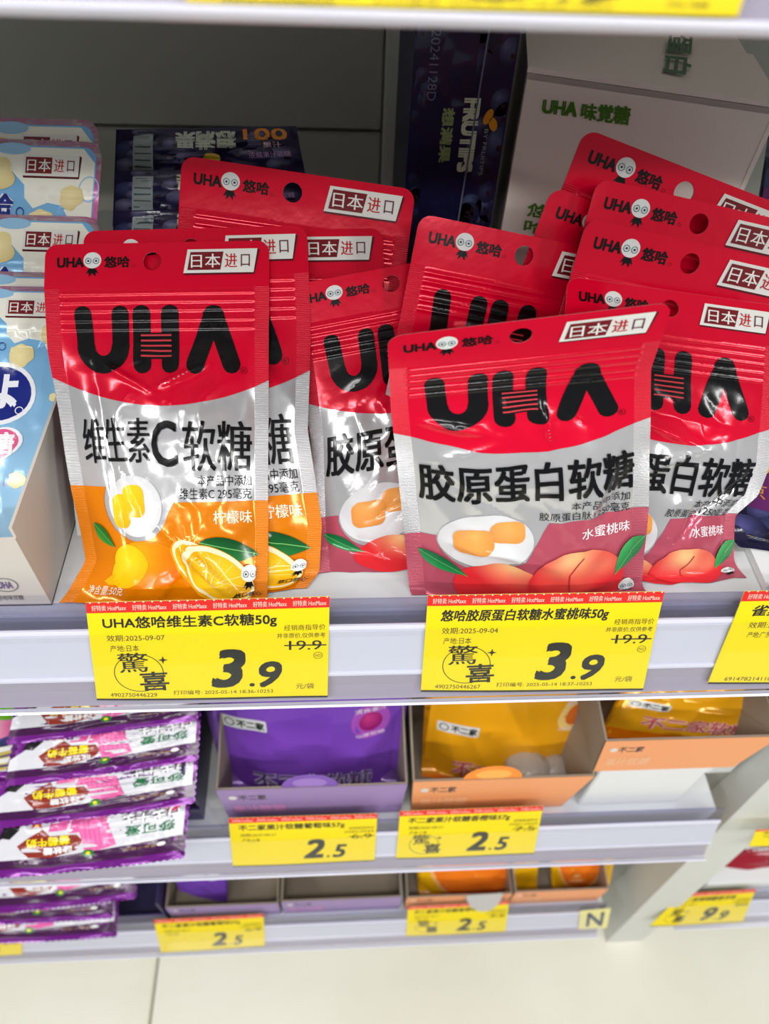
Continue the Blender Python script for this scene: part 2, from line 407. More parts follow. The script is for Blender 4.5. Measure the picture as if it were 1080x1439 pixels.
_, c1 = put_tag('yellow price tag reading 3.9 below the lemon gummy bags', t1, (120, 847), (463, 838), (460, 980), (136, 984), Z0)
_, c2 = put_tag('yellow price tag reading 3.9 below the peach gummy bags', t2, (601, 837), (933, 831), (903, 970), (591, 972), Z0)
t3 = tag_art('雀巢黑加仑浆果软糖85g', '2025-10-11', '广东省', '12.9', '4', '9', '6914782141101', True, surprise=False)
put_tag('yellow price tag cut by the right edge of the frame, below the blackcurrant pouch', t3, (1046, 831), (1385, 823), (1330, 955), (994, 961), Z0, curl=.001)
t4 = tag_art('不二家果汁软糖葡萄味57g', '2025-08-21', '上海', '6.9', '2', '5', '6920907810', False, surprise=False, lo=False)
t5 = tag_art('不二家果汁软糖香橙味57g', '2025-08-21', '上海', '7.5', '2', '5', '6920907811', True, lo=False)
put_tag('yellow price tag reading 2.5 below the purple pouch in its box', t4, (321, 1150), (530, 1143), (526, 1210), (327, 1218), Z1)
put_tag('yellow price tag reading 2.5 below the upright orange pouch', t5, (562, 1140), (763, 1132), (750, 1200), (556, 1207), Z1)
put_tag('lowest yellow tag reading 2.5, bottom rail, below the empty purple boxes', t4, (216, 1293), (370, 1284), (372, 1330), (226, 1339), Z2)
put_tag('yellow tag reading 2.5 on the bottom rail below the tucked-in orange pouches', t5, (573, 1274), (715, 1266), (710, 1310), (570, 1316), Z2)
t6 = tag_art('不二家棒棒糖香浓味', '2025-08-21', '上海', '29.9', '9', '9', '6920907812', True, lo=False)
put_tag('yellow price tag reading 9.9 on the rail beyond the grey divider', t6, (958, 1256), (1062, 1249), (1043, 1296), (912, 1302), -.511)
put_tag('blank-looking yellow tag at the bottom left corner of the bottom rail', t4, (-125, 1318), (30, 1312), (31, 1342), (-118, 1350), Z2)
put_tag('sliver of yellow tag on the upper rail beyond the grey divider', t4, (1062, 1166), (1240, 1160), (1240, 1182), (1052, 1190), -.262)
put_tag('large out-of-focus yellow tag hanging in the rail of the upper shelf', t1, (238, -140), (1080, -120), (1036, 26), (262, 5), ZU)
# letter badge
n3 = np.array([0, RN[0], RN[1]]); p0 = np.array([0, 0, Z2])+n3*.0022
cs = [at(*p, p0, n3) for p in ((815, 1280), (858, 1276), (852, 1304), (812, 1306))]
an = Art(.75, .2); an.poly([(0, 0), (1, 0), (1, .75), (0, .75)], (232, 224, 150), 0); an.text('N', .25, .12, .82, .65, (45, 55, 95), 1, bold=.05)
tag(an.build('letter_badge', quadfn(*cs), None, (PAPER,))[0], 'small cream square badge with a blue letter N at the end of the bottom rail', 'badge')

# ------------------------------------------------------------------ red gummy bags
S = Z0-.013
RED = (222, 0, 46); SIL = (206, 206, 208); BLK = (12, 12, 14)
def nz(x, y, s=1.0, seed=0):
    r = np.zeros_like(x); rng = random.Random(seed)
    for i in range(7):
        a = rng.uniform(0, 6.28); f = s*rng.uniform(.6, 2.0); r = r+np.sin((x*math.cos(a)+y*math.sin(a))*f+rng.uniform(0, 6.28))
    return r/7
def grad(c0, c1, cx, cy, r, n=.15, seed=1, s=60):
    c0 = np.array(c0, float); c1 = np.array(c1, float)
    def f(x, y):
        t = np.clip(np.hypot(x-cx, y-cy)/r+n*nz(x, y, s, seed), 0, 1)[:, None]
        return c0*(1-t)+c1*t
    return f
def emblem(a, cx, cy, s, lvl=3):
    a.ell(cx, cy, .048*s, .044*s, (225, 228, 226), lvl)
    for d in (-1, 1):
        a.ell(cx+d*.021*s, cy+.004*s, .017*s, .017*s, (70, 110, 120), lvl+1, n=18, hole=.8)
        a.ell(cx+d*.021*s, cy+.004*s, .006*s, .006*s, (40, 60, 70), lvl+1, n=10)
    a.poly([(cx-.018*s, cy+.044*s), (cx+.018*s, cy+.044*s), (cx+.034*s, cy+.075*s), (cx+.018*s, cy+.066*s), (cx+.018*s, cy+.090*s), (cx, cy+.070*s),
            (cx-.018*s, cy+.090*s), (cx-.018*s, cy+.066*s), (cx-.034*s, cy+.075*s)], BLK, lvl)
def uha_small(a, x, y, w, h, col, lvl=3): a.text('UHA', x, y, x+w, y+h, col, lvl, bold=.07)
def stamp(a, x0, y0, x1, y1, sk=.018, lvl=2):
    P = lambda x, y: (x0+(x1-x0)*x+sk*(1-y), y0+(y1-y0)*y)
    sh = [(P(0, 1)[0]+.004, P(0, 1)[1]+.008), (P(1, 1)[0]+.004, P(1, 1)[1]+.008), (P(1, 0)[0]+.010, P(1, 0)[1]+.006), P(1, 0), P(0, 1)]
    a.poly(sh, (90, 20, 30), lvl)
    a.poly([P(0, 0), P(1, 0), P(1, 1), P(0, 1)], (232, 232, 226), lvl+1)
    a.poly([P(.05, .12), P(.52, .12), P(.52, .88), P(.05, .88)], (120, 28, 36), lvl+2)
    dy = y1-y0; dx = x1-x0
    a.text('日本', x0+dx*.08+sk*.5, y0+dy*.2, x0+dx*.5+sk*.5, y0+dy*.8, (240, 236, 230), lvl+3, bold=.02)
    a.text('进', x0+dx*.56+sk*.5, y0+dy*.2, x0+dx*.74+sk*.5, y0+dy*.8, (190, 30, 40), lvl+2, bold=.02)
    a.text('口', x0+dx*.79+sk*.5, y0+dy*.24, x0+dx*.92+sk*.5, y0+dy*.76, (100, 40, 50), lvl+2, bold=.02)
def big_uha(a):
    W = .076
    a.stroke([(.165, .318), (.175, .46)], W, BLK, cap=False); a.ell(.165, .318, W/2, W/2, BLK, n=16)
    a.stroke([(.330, .318), (.330, .46)], W, BLK, cap=False); a.ell(.330, .318, W/2, W/2, BLK, n=16)
    a.stroke([(.2525+.0775*math.cos(t), .462+.088*math.sin(t)) for t in np.linspace(math.pi, 0, 9)], W+.004, BLK)
    a.stroke([(.425, .318), (.425, .552)], .080, BLK); a.stroke([(.552, .318), (.552, .552)], .080, BLK)
    a.poly([(.42, .405), (.555, .405), (.555, .525), (.42, .525)], BLK, 2)
    for i in range(5): a.poly([(.420, .412+i*.024), (.557, .412+i*.024), (.557, .420+i*.024), (.420, .420+i*.024)], (200, 60, 70), 3)
    a.stroke([(.742, .335), (.665, .552)], .082, BLK); a.stroke([(.755, .335), (.830, .552)], .082, BLK)
    a.poly([(.70, .34), (.80, .34), (.795, .42), (.752, .44), (.71, .42)], BLK, 2); a.ell(.748, .335, .050, .052, BLK)
    a.ell(.885, .578, .016, .016, (90, 10, 20), 2, n=20, hole=.85); a.text('R', .878, .570, .892, .586, (90, 10, 20), 2)
HX, HY, HR = .475, .083, .041
AB = 1.6
ZIPS = [.225, .262, .30, .345, .385]
def front_base(flavour):
    a = Art(AB, .02, xs=[.065, .935], ys=[.20, .41]+[z+d for z in ZIPS for d in (-.006, 0, .006)])
    hole = ell(HX, HY, HR, HR, 24)[::-1]
    a.poly(rrect(0, 0, 1, AB, .055, 6, bottom=False), SIL, 0, .50, holes=[hole])
    bnd = [(x, .60+.125*(1-((x-.5)/.5)**2)+.02*x) for x in np.linspace(1, 0, 25)]
    top = rrect(0, 0, 1, .5, .055, 6, bottom=False); k = 6
    outer = [p for p in top if p[1] < .49]                      # top right arc then top left arc
    tr = [p for p in outer if p[0] > .5]; tl = [p for p in outer if p[0] < .5]
    a.poly(tl+tr+bnd, RED, 1, .15, holes=[hole])
    uha_small(a, .055, .060, .118, .046, BLK, 2)
    emblem(a, .21, .075, .82, 2)
    a.text('悠哈', .262, .058, .375, .110, BLK, 2, bold=.045)
    a.ell(.392, .102, .007, .007, (90, 10, 20), 2, n=12, hole=.8)
    stamp(a, .615, .035, .930, .140)
    big_uha(a)
    return a
def leaf(a, x0, y0, x1, y1, wd, col=(30, 110, 45), lvl=3, vein=(120, 190, 110)):
    d = np.array([x1-x0, y1-y0]); n = np.array([-d[1], d[0]]); n = n/np.linalg.norm(n)*wd
    up = [np.array([x0, y0])+d*t+n*math.sin(math.pi*t**.8) for t in np.linspace(0, 1, 12)]
    dn = [np.array([x0, y0])+d*t-n*math.sin(math.pi*t**.8)*.7 for t in np.linspace(1, 0, 12)][1:-1]
    def c(x, y):
        t = ((x-x0)*n[0]+(y-y0)*n[1])/(wd*wd)
        return np.array(col, float)+np.clip(t, -1, 1)[:, None]*np.array([14, 34, 14])
    a.poly(up+dn, c, lvl)
    a.stroke([(x0, y0), (x1, y1)], wd*.06, vein, lvl+1, cap=False)
def lemon_art():
    a = front_base('lemon'); ORA = (228, 128, 2)
    ob = [(0, 1.08), (.20, 1.085)]+[(.345+.165*math.cos(t), 1.16+.155*math.sin(t)) for t in np.linspace(math.pi*1.05, .28, 14)]+[(.54, 1.150), (1, 1.145), (1, AB), (0, AB)]
    a.poly(ob, ORA, 1, .18)
    a.ell(.55, 1.66, .34, .22, grad((255, 150, 20), ORA, .55, 1.62, .3), 2, n=40) if False else None
    a.ell(.345, 1.165, .135, .130, grad((240, 240, 240), (206, 206, 208), .33, 1.19, .17, .0), 2, n=40)
    for x0, y0, x1, y1 in ((.29, 1.075, .395, 1.215), (.225, 1.115, .315, 1.26)):
        a.poly(rrect(x0, y0, x1, y1, .035), grad((252, 208, 40), (232, 160, 0), (x0+x1)/2-.02, y0+.03, .16, .1), 3)
    a.text('维生素', .11, .785, .445, .985, BLK, 2, bold=.018); a.text('C', .452, .80, .575, 1.0, BLK, 2, bold=.03)
    a.text('软糖', .602, .80, .920, 1.02, BLK, 2, bold=.018)
    a.text('本产品中添加', .665, 1.035, .918, 1.082, BLK, 2); a.text('维生素C 295毫克', .575, 1.090, .918, 1.138, BLK, 2)
    a.text('柠檬味', .735, 1.185, .918, 1.242, (250, 240, 215), 2, bold=.02)
    # whole fruit
    a.ell(.40, 1.41, .175, .098, grad((246, 170, 20), (226, 108, 0), .34, 1.38, .2, .2), 2, a=.12, n=40)
    a.ell(.285, 1.42, .095, .092, grad((250, 212, 30), (228, 168, 0), .27, 1.39, .15, .2), 3, a=.9, n=32)
    a.poly([(.21, 1.45), (.17, 1.485), (.20, 1.50), (.27, 1.50)], (228, 168, 0), 3)
    leaf(a, .10, 1.24, .21, 1.34, .035, (40, 120, 40), 4)
    # slices
    for cx, cy, rx, ry, an, l in ((.66, 1.42, .175, .085, .52, 3), (.75, 1.46, .205, .105, .52, 6)):
        a.ell(cx, cy, rx, ry, (240, 160, 10), l, a=an, n=44); a.ell(cx+.004, cy-.004, rx*.95, ry*.93, (250, 236, 190), l+1, a=an, n=44)
        a.ell(cx+.006, cy+.002, rx*.85, ry*.78, grad((250, 205, 40), (240, 165, 10), cx, cy, .2, .1, 3, 60), l+2, a=an, n=44)
        for t in np.linspace(0, math.pi, 8)[1:-1]:
            e = rot2([(cx-rx*.8*math.cos(t), cy-ry*.72*math.sin(t)), (cx, cy+ry*.3)], np.array([cx, cy]), an)
            a.stroke([tuple(e[0]), tuple(e[1])], .003, (250, 226, 130), l+3, cap=False)
    leaf(a, .66, 1.315, .955, 1.375, .062, (22, 96, 42), 5)
    a.text('净含量:50克', .10, 1.505, .285, 1.545, (250, 236, 210), 2, bold=.008)
    emblem(a, .90, 1.45, .8, 9); a.text('悠口悠心', .83, 1.535, .975, 1.562, (60, 30, 0), 9, bold=.03)
    return a
def peach_art():
    a = front_base('peach'); PK = (190, 84, 104)
    ob = [(0, 1.20), (.13, 1.20)]+[(.325+.20*math.cos(t), 1.20+.19*math.sin(t)) for t in np.linspace(math.pi*.95, .25, 14)]+[(.58, 1.125), (1, 1.105), (1, AB), (0, AB)]
    a.poly(ob, PK, 1, .2)
    a.ell(.325, 1.215, .19, .15, grad((244, 246, 248), (208, 208, 210), .325, 1.23, .20, .0), 2, n=40)
    for x0, y0, x1, y1, l in ((.34, 1.105, .48, 1.225, 3), (.195, 1.145, .355, 1.275, 4)):
        a.poly(rrect(x0, y0, x1, y1, .04), grad((250, 178, 96), (228, 136, 56), (x0+x1)/2, y0+.04, .14, .12), l)
    a.text('胶原蛋白软糖', .075, .785, .935, 1.0, BLK, 2, bold=.024)
    a.text('本产品中添加', .665, 1.015, .918, 1.058, BLK, 2); a.text('胶原蛋白肽1250毫克', .54, 1.068, .918, 1.112, BLK, 2)
    a.text('水蜜桃味', .71, 1.165, .925, 1.222, (252, 232, 236), 2, bold=.02)
    def pc(cx, cy, r, seed):
        return grad((246, 190, 130), (222, 44, 52), cx, cy, r, .35, seed, 22)
    a.ell(.37, 1.475, .185, .135, pc(.44, 1.36, .17, 4), 3, a=.10, n=40)
    a.ell(.55, 1.53, .15, .10, (205, 40, 48), 2, n=40)
    a.ell(.70, 1.45, .205, .175, pc(.70, 1.31, .21, 5), 5, a=-.2, n=44)
    a.stroke([(.72, 1.315), (.66, 1.40), (.665, 1.50)], .006, (180, 50, 50), 6)
    leaf(a, .05, 1.285, .245, 1.415, .042, (28, 120, 66), 4); leaf(a, .99, 1.245, .86, 1.43, .050, (46, 140, 76), 6)
    emblem(a, .92, 1.50, .8, 7)
    return a
LEMON, PEACH = lemon_art(), peach_art()
HOLE = ell(HX, HY, HR, HR, 24)[::-1]
def back_art():
    a = Art(AB, .05, xs=[.065, .935])
    a.poly(rrect(0, 0, 1, AB, .055, 6, bottom=False), (205, 30, 50), 0, .3, holes=[HOLE]); return a
BACK = back_art()
def sm(t): t = np.clip(t, 0, 1); return t*t*(3-2*t)
def bag_fn(c, n, par, S_=S, front=True, L=None):
    TL, TR, BR, BL = c; T = par.get('T', .006); rng = random.Random(par.get('seed', 1))
    cr = []
    for i in range(par.get('nc', 9)):
        x, y = rng.uniform(.15, .85), rng.uniform(.32, .95); a = rng.uniform(0, 3.14); l = rng.uniform(.06, .22)
        cr.append((x, y, math.cos(a), math.sin(a), l, rng.uniform(.006, .014), rng.uniform(-1, 1)*.0011))
    cr += par.get('cr', [])
    pl_, pr_ = par.get('pull', ((0, 0),)), par.get('pullr', ((0, 0),))
    k = par.get('k', 1.0); bend = par.get('bend', 0.0)
    def prof(tab, v): return np.interp(v, [p[0] for p in tab], [p[1] for p in tab])
    def f(u, v):
        u = np.asarray(u, float); v = np.asarray(v, float)
        body = sm((v-.25)/.35)*(1-.55*sm((v-.78)/.22))
        side = np.sqrt(np.clip(sm((u-.065)/.27)*sm((.935-u)/.27), 0, 1))
        left = prof(pl_, v); right = prof(pr_, v)
        vv = v*k+(1-k)*v**3
        x = u+left*np.clip(1-u, 0, 1)**1.3-right*np.clip(u, 0, 1)**1.3
        p = (TL*(1-x)[:, None]+TR*x[:, None])*(1-vv)[:, None]+(BL*(1-x)[:, None]+BR*x[:, None])*vv[:, None]
        if front:
            z = T*side*body
            ym = sm((u-.05)/.03)*sm((.95-u)/.03)
            for zz in ZIPS: z = z+.00032*np.exp(-((v*AB-zz)/.0065)**2)*ym
            w_ = side*sm((v-.24)/.1)
            nn_ = nz(u, v*AB, 15, par.get('seed', 1)+9); z = z+w_*.0014*(1-2*np.sqrt(nn_**2+.008)); z = z+w_*.0018*nz(u, v*AB, 8, par.get('seed', 1)+3)
            nn_ = nz(u, v*AB, 27, par.get('seed', 1)+19); z = z+w_*.0006*np.sqrt(nn_**2+.006)
            for (x0, y0, ca, sa, l, wd, am) in cr:
                dx, dy = u-x0, (v-y0)*AB; s_ = dx*ca+dy*sa; d_ = -dx*sa+dy*ca
                z = z+w_*am*np.exp(-(s_/l)**2-(np.sqrt(d_**2+.00012)-.011)/(wd*1.2))
        else:
            z = -(T*.25)*side*body-.0004
        z = z+bend*sm((.30-v)/.30)+par.get('twist', 0)*(u-.5)*sm((.5-v)/.5)
        z = z+.0007*np.sin(v*AB*11+par.get('seed', 1))*(np.exp(-u/.06)+np.exp(-(1-u)/.06))*(.3+body)
        for (cx, cy, rx, ry, am) in par.get('bumps', ()): z = z+am*np.exp(-((u-cx)/rx)**2-((v-cy)/ry)**2)
        p = p+n*z[:, None]
        low = S_+.0008
        p[:, 2] = np.where(p[:, 2] < low+.004, low+.004*np.exp((p[:, 2]-low-.004)/.004), p[:, 2])
        return p
    return f
REGN = ['hang_tab', 'zip_band', 'front_panel', 'side_seal', 'side_seal']
def reg_bag(x, y):
    r = np.full(len(x), 2); r[y < .41] = 1; r[y < .20] = 0; r[(x < .065) & (y >= .20)] = 3; r[(x > .935) & (y >= .20)] = 4; return r
def bag(label, art, lam, y0, TL, TR, BL=None, BR=None, yaw=0, x0=0, Wk=None, **par):
    n = plane_n(lam, yaw); p0 = (x0, y0, S)
    tl, tr = at(*TL, p0, n), at(*TR, p0, n)
    W = np.linalg.norm(tr-tl); r = (tr-tl)/W; dn = np.cross(r, n); dn = dn if dn[2] < 0 else -dn
    mid = (tl+tr)/2; L = (mid[2]-S-.0012)/-dn[2]; Lt = W*AB
    if BL: bl = at(*BL, p0, n)
    else: bl = tl+dn*L
    br = at(*BR, p0, n) if BR else tr+dn*L
    if BR and not BL: bl = br-r*W
    if BL and not BR: br = bl+r*W
    par['k'] = par.get('k', min(1.55, max(.9, Lt/L)))
    root = thing('gummy_bag', label, 'snack bag', (float(mid[0]), y0, S), group='red zip-top gummy bags on the main shelf')
    c = (tl, tr, br, bl)
    o = art.build(REGN, bag_fn(c, n, par), root, (FILM, FILM, FILM, CRIMP, CRIMP), reg_bag, step=2.3e-4)
    BACK.build('back_panel', bag_fn(c, n, par, front=False), root, (FILM,))
    print('bag', label[:40], 'W %.3f L %.3f k %.2f' % (W, L, par['k']))
    return root

bag('front lemon gummy bag, leftmost, with UHA print and orange slices', LEMON, .80, .010, (64, 344), (378, 338), (86, 852), (376, 855), seed=3,
    pull=((0, 0), (.12, -.015), (.3, -.01), (.5, .03), (.7, .075), (.88, .125), (.95, .05), (1, 0)), pullr=((0, 0), (1, 0)), T=.0075,
    cr=[(.34, .375, .86, .50, .12, .009, .0022), (.60, .375, .9, -.42, .12, .008, .002), (.70, .90, .80, .60, .22, .010, .0035), (.24, .62, .1, 1, .35, .02, -.003)], k=.95)
bag('lemon gummy bag just behind the front one, peeking out on its right', LEMON, .76, .023, (116, 325), (431, 317), None, (450, 845), seed=5, T=.005,
    pullr=((0, 0), (.3, 0), (.55, .03), (.8, -.02), (.93, 0), (1, .06)), k=.95)
bag('peach gummy bag left of the front peach bag, tilted up to the right', PEACH, .68, .036, (402, 402), (706, 346), (447, 838), None, yaw=0, x0=.03, seed=8, T=.006,
    pull=((0, 0), (.3, .03), (.5, .04), (.75, .01), (1, 0)), k=.96)
bag('lemon gummy bag third in the row, only its right header corner showing', LEMON, .70, .052, (233, 324), (538, 321), seed=9, T=.003)
bag('rearmost left gummy bag, header tilted down to the right before the dark back panel', LEMON, .66, .070, (257, 220), (583, 268), seed=11, T=.003, bend=.002)
bag('front peach gummy bag in the centre, its header tipped towards the camera', PEACH, .26, .011, (543, 468), (940, 420), (577, 848), (900, 846), seed=14, T=.006,
    pull=((0, 0), (.3, -.01), (.5, -.005), (1, 0)), pullr=((0, 0), (.10, .02), (.22, .045), (.4, .03), (.6, .01), (1, 0)), bend=.003, k=.80,
    cr=[(.88, .62, -.42, .9, .17, .016, -.0055), (.80, .60, -.35, .93, .15, .014, .003), (.20, .36, .9, .3, .12, .012, .003), (.58, .36, .1, 1, .10, .012, .002), (.6, .95, .9, -.2, .2, .014, .002), (.35, .80, .95, .3, .2, .02, .002)])
bag('peach gummy bag right of the centre one, its white right seal flared out', PEACH, .42, .024, (797, 388), (1108, 432), None, (1030, 846), seed=17, T=.007,
    pullr=((0, .04), (.3, -.02), (.5, -.05), (.62, -.02), (.7, .07), (1, .02)), k=.93, cr=[(.80, .64, -.6, .8, .2, .014, -.005), (.45, .42, .9, .3, .2, .02, .003)])
bag('peach gummy bag directly above the flared one, second in the right row', PEACH, .46, .034, (825, 306), (1142, 378), seed=21, T=.003)
bag('red gummy bag in the right row, third, header tilted down to the right', PEACH, .46, .045, (840, 250), (1152, 322), seed=23, T=.003)
bag('red gummy bag between left and right piles, header level behind the centre bag', PEACH, .48, .048, (590, 300), (905, 364), seed=26, T=.003)
bag('red gummy bag mostly hidden in the right pile, a bright sliver of header showing', PEACH, .44, .057, (776, 262), (1072, 372), seed=29, T=.003)
bag('topmost red gummy bag leaning on the white carton, header steeply tilted', PEACH, .42, .070, (822, 180), (1132, 302), seed=31, T=.003)

# ------------------------------------------------------------------ pale blue pouches and their tray on the left
def blue_art():
    A = 1.45; a = Art(A, .04)
    a.poly(rrect(0, 0, 1, A, .07, 6), (206, 112, 168), 0, .1)
    def sky(x, y):
        t = np.clip(y/A, 0, 1)[:, None]; return np.array([112, 178, 226.])*(1-t)+np.array([176, 206, 226.])*t
    a.poly(rrect(.022, .022, .978, A-.01, .055, 6), sky, 1, .05)
    def blob(cx, cy, rx, ry, sd):
        rng = random.Random(sd); ph = rng.uniform(0, 6)
        return [(cx+rx*(1+.13*math.sin(3*t+ph)+.08*math.sin(5*t))*math.cos(t), cy+ry*(1+.15*math.sin(2*t+ph)+.1*math.sin(4*t+ph))*math.sin(t)) for t in np.linspace(0, 2*math.pi, 40, endpoint=False)]
    W_ = (240, 240, 226)
    a.poly([(.03, .10), (.10, .028), (.92, .028), (.972, .08), (.974, .44), (.93, .42), (.90, .33), (.84, .245), (.78, .235), (.72, .26), (.68, .22), (.675, .17), (.62, .12), (.55, .09), (.45, .12), (.38, .24), (.22, .28), (.1, .24), (.03, .2)], W_, 2)
    a.ell(.62, .035, .075, .022, (150, 196, 230), 3)
    a.ell(.955, .18, .045, .05, (170, 200, 232), 3, hole=.88)
    for cx, cy, r in ((.57, .13, .06), (.88, .215, .05), (.755, .315, .055), (.73, .30, .03), (.42, .33, .06), (.92, .50, .02), (.30, .15, .05), (.80, .88, .04)):
        a.poly(blob(cx, cy, r, r*1.0, int(cx*100)), grad((246, 232, 176), (222, 204, 140), cx-.01, cy-.01, .09, .1), 4)
    stamp(a, .665, .055, .905, .135, sk=0, lvl=3)
    a.text('悠哈', .42, .205, .635, .292, (245, 245, 250), 4, bold=.16); a.text('悠哈', .42, .205, .635, .292, (28, 44, 130), 5, bold=.06)
    a.ell(.665, .275, .018, .018, (28, 44, 130), 5, n=16, hole=.8)
    a.ell(.675, .49, .165, .145, (240, 242, 248), 4); a.ell(.675, .49, .145, .125, (26, 40, 128), 5)
    a.ell(.45, .43, .17, .15, (240, 242, 248), 4); a.ell(.45, .43, .15, .13, (26, 40, 128), 5)
    a.text('ょ', .64, .40, .76, .56, (240, 242, 250), 6, bold=.07); a.text('ち', .40, .35, .54, .52, (240, 242, 250), 6, bold=.07)
    a.ell(.775, .565, .018, .018, (240, 240, 250), 6, n=16, hole=.8)
    hrt = [(.66+.15*math.sin(t)**3, .73-.12*(13*math.cos(t)-5*math.cos(2*t)-2*math.cos(3*t)-math.cos(4*t))/16) for t in np.linspace(0, 2*math.pi, 40, endpoint=False)]
    a.poly(hrt, (240, 242, 248), 4); a.poly([(.66+(x-.66)*.88, .725+(y-.725)*.88) for x, y in hrt], (226, 90, 140), 5)
    a.text('软糖', .54, .665, .775, .765, (250, 244, 246), 6, bold=.06)
    a.poly([(.02, 1.28), (.3, 1.24), (.6, 1.30), (.978, 1.26), (.978, A-.02), (.02, A-.02)], (150, 212, 216), 3)
    return a
BLUE = blue_art(); BLUEBACK = Art(1.45, .1); BLUEBACK.poly(rrect(0, 0, 1, 1.45, .07, 6), (216, 216, 214), 0, .1)
def pouch_fn(c, n, T, seed, low, v0=.2, amp=.001):
    TL, TR, BR, BL = c
    def f(u, v):
        u = np.asarray(u, float); v = np.asarray(v, float)
        body = sm((v-v0)/.3)*(1-.6*sm((v-.75)/.25)); side = np.sqrt(np.clip(sm((u-.05)/.3)*sm((.95-u)/.3), 0, 1))
        z = T*side*body+(amp*(1-2*np.abs(nz(u, v*1.4, 14, seed))) if T > 0 else 0)*side*sm((v-v0*.6)/.1)
        if T > 0:
            for zz in (.13, .155, .18): z = z+.0004*np.exp(-((v-zz)/.006)**2)
        p = (TL*(1-u)[:, None]+TR*u[:, None])*(1-v)[:, None]+(BL*(1-u)[:, None]+BR*u[:, None])*v[:, None]+n*z[:, None]
        p[:, 2] = np.where(p[:, 2] < low+.003, low+.003*np.exp((p[:, 2]-low-.003)/.003), p[:, 2]); return p
    return f
def pouch(name, label, cat, art, back, lam, p0, TL, TR, BR, BL, low, T=.006, seed=1, grp=None, yaw=0, mats=(FILM,), v0=.2, amp=.001, parts=('front_panel', 'back_panel')):
    n = plane_n(lam, yaw); c = [at(*q, p0, n) for q in (TL, TR, BR, BL)]
    b = (c[2]+c[3])/2
    root = thing(name, label, cat, (float(b[0]), float(b[1]), float(max(low, b[2]))), group=grp)
    art.build(parts[0], pouch_fn(c, n, T, seed, low, v0, amp), root, mats)
    back.build(parts[1], pouch_fn(c, n, -T*.3-.0006, seed, low, v0), root, mats)
    return root, c
BL_ = [('front pale blue gummy pouch with navy emblem and pink heart, in the white tray', .84, .034, (-205, 398), (118, 404), (66, 850), (-215, 845)),
       ('pale blue pouch second from the front, only its pink rim showing', .82, .047, (-205, 377), (122, 384), (80, 850), (-215, 845)),
       ('pale blue pouch third from the front, stamp and pink rim showing', .76, .062, (-180, 296), (142, 305), (90, 800), (-205, 800)),
       ('pale blue pouch fourth from the front, with tall cream cloud header', .68, .080, (-188, 188), (145, 200), (105, 700), (-200, 700)),
       ('rearmost pale blue pouch, silvery header against the dark back panel', .64, .096, (-190, 160), (141, 169), (105, 690), (-200, 690))]
for i, (lb, lam, y0, a_, b_, c_, d_) in enumerate(BL_):
    pouch('gummy_pouch', lb, 'snack pouch', BLUE, BLUEBACK, lam, (0, y0, S), a_, b_, c_, d_, S+.002, T=.004, seed=40+i, grp='pale blue gummy pouches in the white tray', v0=.25)
tr = thing('display_tray', 'open white card tray holding the pale blue pouches at the far left', 'display box', (-.25, .12, S))
XW = -.1215
kid('tray_side', box_me(XW-.0012, XW, .0094, .20, S+.0004, .078), tr, (TRAYCARD,))
kid('tray_side', box_me(-.3912, -.39, .008, .20, S+.0004, .078), tr, (TRAYCARD,))
kid('tray_back', box_me(-.39, XW, .1988, .20, S+.0004, .078), tr, (TRAYCARD,))
fp = kid('tray_front', slab([(-.39, .008, .062), (XW, .008, .073), (XW, .008, S+.0004), (-.39, .008, S+.0004)], (0, .0012, 0)), tr, (TRAYCARD,))
kid('tray_bottom', box_me(-.39, XW, .008, .20, S+.0002, S+.0012), tr, (TRAYCARD,))
ai = Art(.6, .1); ai.ell(.5, .2, .40, .16, (120, 120, 124), 1, hole=.9); ai.text('UHA', .28, .12, .72, .28, (110, 90, 140), 1, bold=.05); ai.text('悠哈味觉糖', .1, .44, .9, .56, (80, 80, 84), 1)
q = [hit(*p, 1, .0078) for p in ((0, 843), (45, 843), (50, 862), (6, 864))]
q[0][2] = q[1][2] = S+.022; q[2][2] = q[3][2] = S+.004
ai.build('printed_mark', quadfn(*q), fp, (CARD,))

# white card piece between the tray and the lemon bag
tag(link('card_insert', slab([(-.119, .065, S+.03), (-.095, .065, S+.03), (-.095, .045, S+.0006), (-.119, .045, S+.0006)], (0, .001, 0)), None, (WHITECARD,)),
    'small white card edge standing between the white tray and the front lemon bag', 'card')

# ------------------------------------------------------------------ back of the main shelf: carton, wrapped fruit bundles
def berry_bg(a, x0, y0, x1, y1, k, seed, lvl=1, r0=.05, r1=.09, dark=(16, 20, 52), light=(90, 104, 140)):
    rng = random.Random(seed)
    for i in range(k):
        x, y, r = rng.uniform(x0, x1), rng.uniform(y0, y1), rng.uniform(r0, r1)
        lx = light if rng.random() < .5 else (60, 70, 110)
        pts = [(min(max(px, x0), x1), min(max(py, y0), y1)) for px, py in ell(x, y, r, r, 20)]
        a.poly(pts, grad(lx, dark, x-r*.3, y-r*.35, r*1.25, .2, i, 40), lvl+i % 3)
        a.ell(min(max(x+r*.2, x0+.02), x1-.02), min(max(y+r*.2, y0+.02), y1-.02), r*.22, r*.2, (30, 20, 30), lvl+3, n=8)
cart = thing('cardboard_carton', 'large pale carton with green lettering standing at the back right of the shelf', 'carton', (.145, .23, S))
ct = [hit(742, 103, 2, .165), hit(1080, 150, 2, .165)]
YL, YR = .190, .178
PL = hit(742, 103, 1, YL); PR = hit(1080, 150, 1, YR); PR = PL+(PR-PL)*1.05; PR[2] = PL[2]-.008
fl_, fr_ = np.array([PL[0], PL[1], S+.0006]), np.array([PR[0]-.004, PR[1], S+.0006])
back = np.array([.02, .135, 0])
kid('front_panel', slab([PL, PR, fr_, fl_], (0, .0025, 0)), cart, (PINKCARD,))
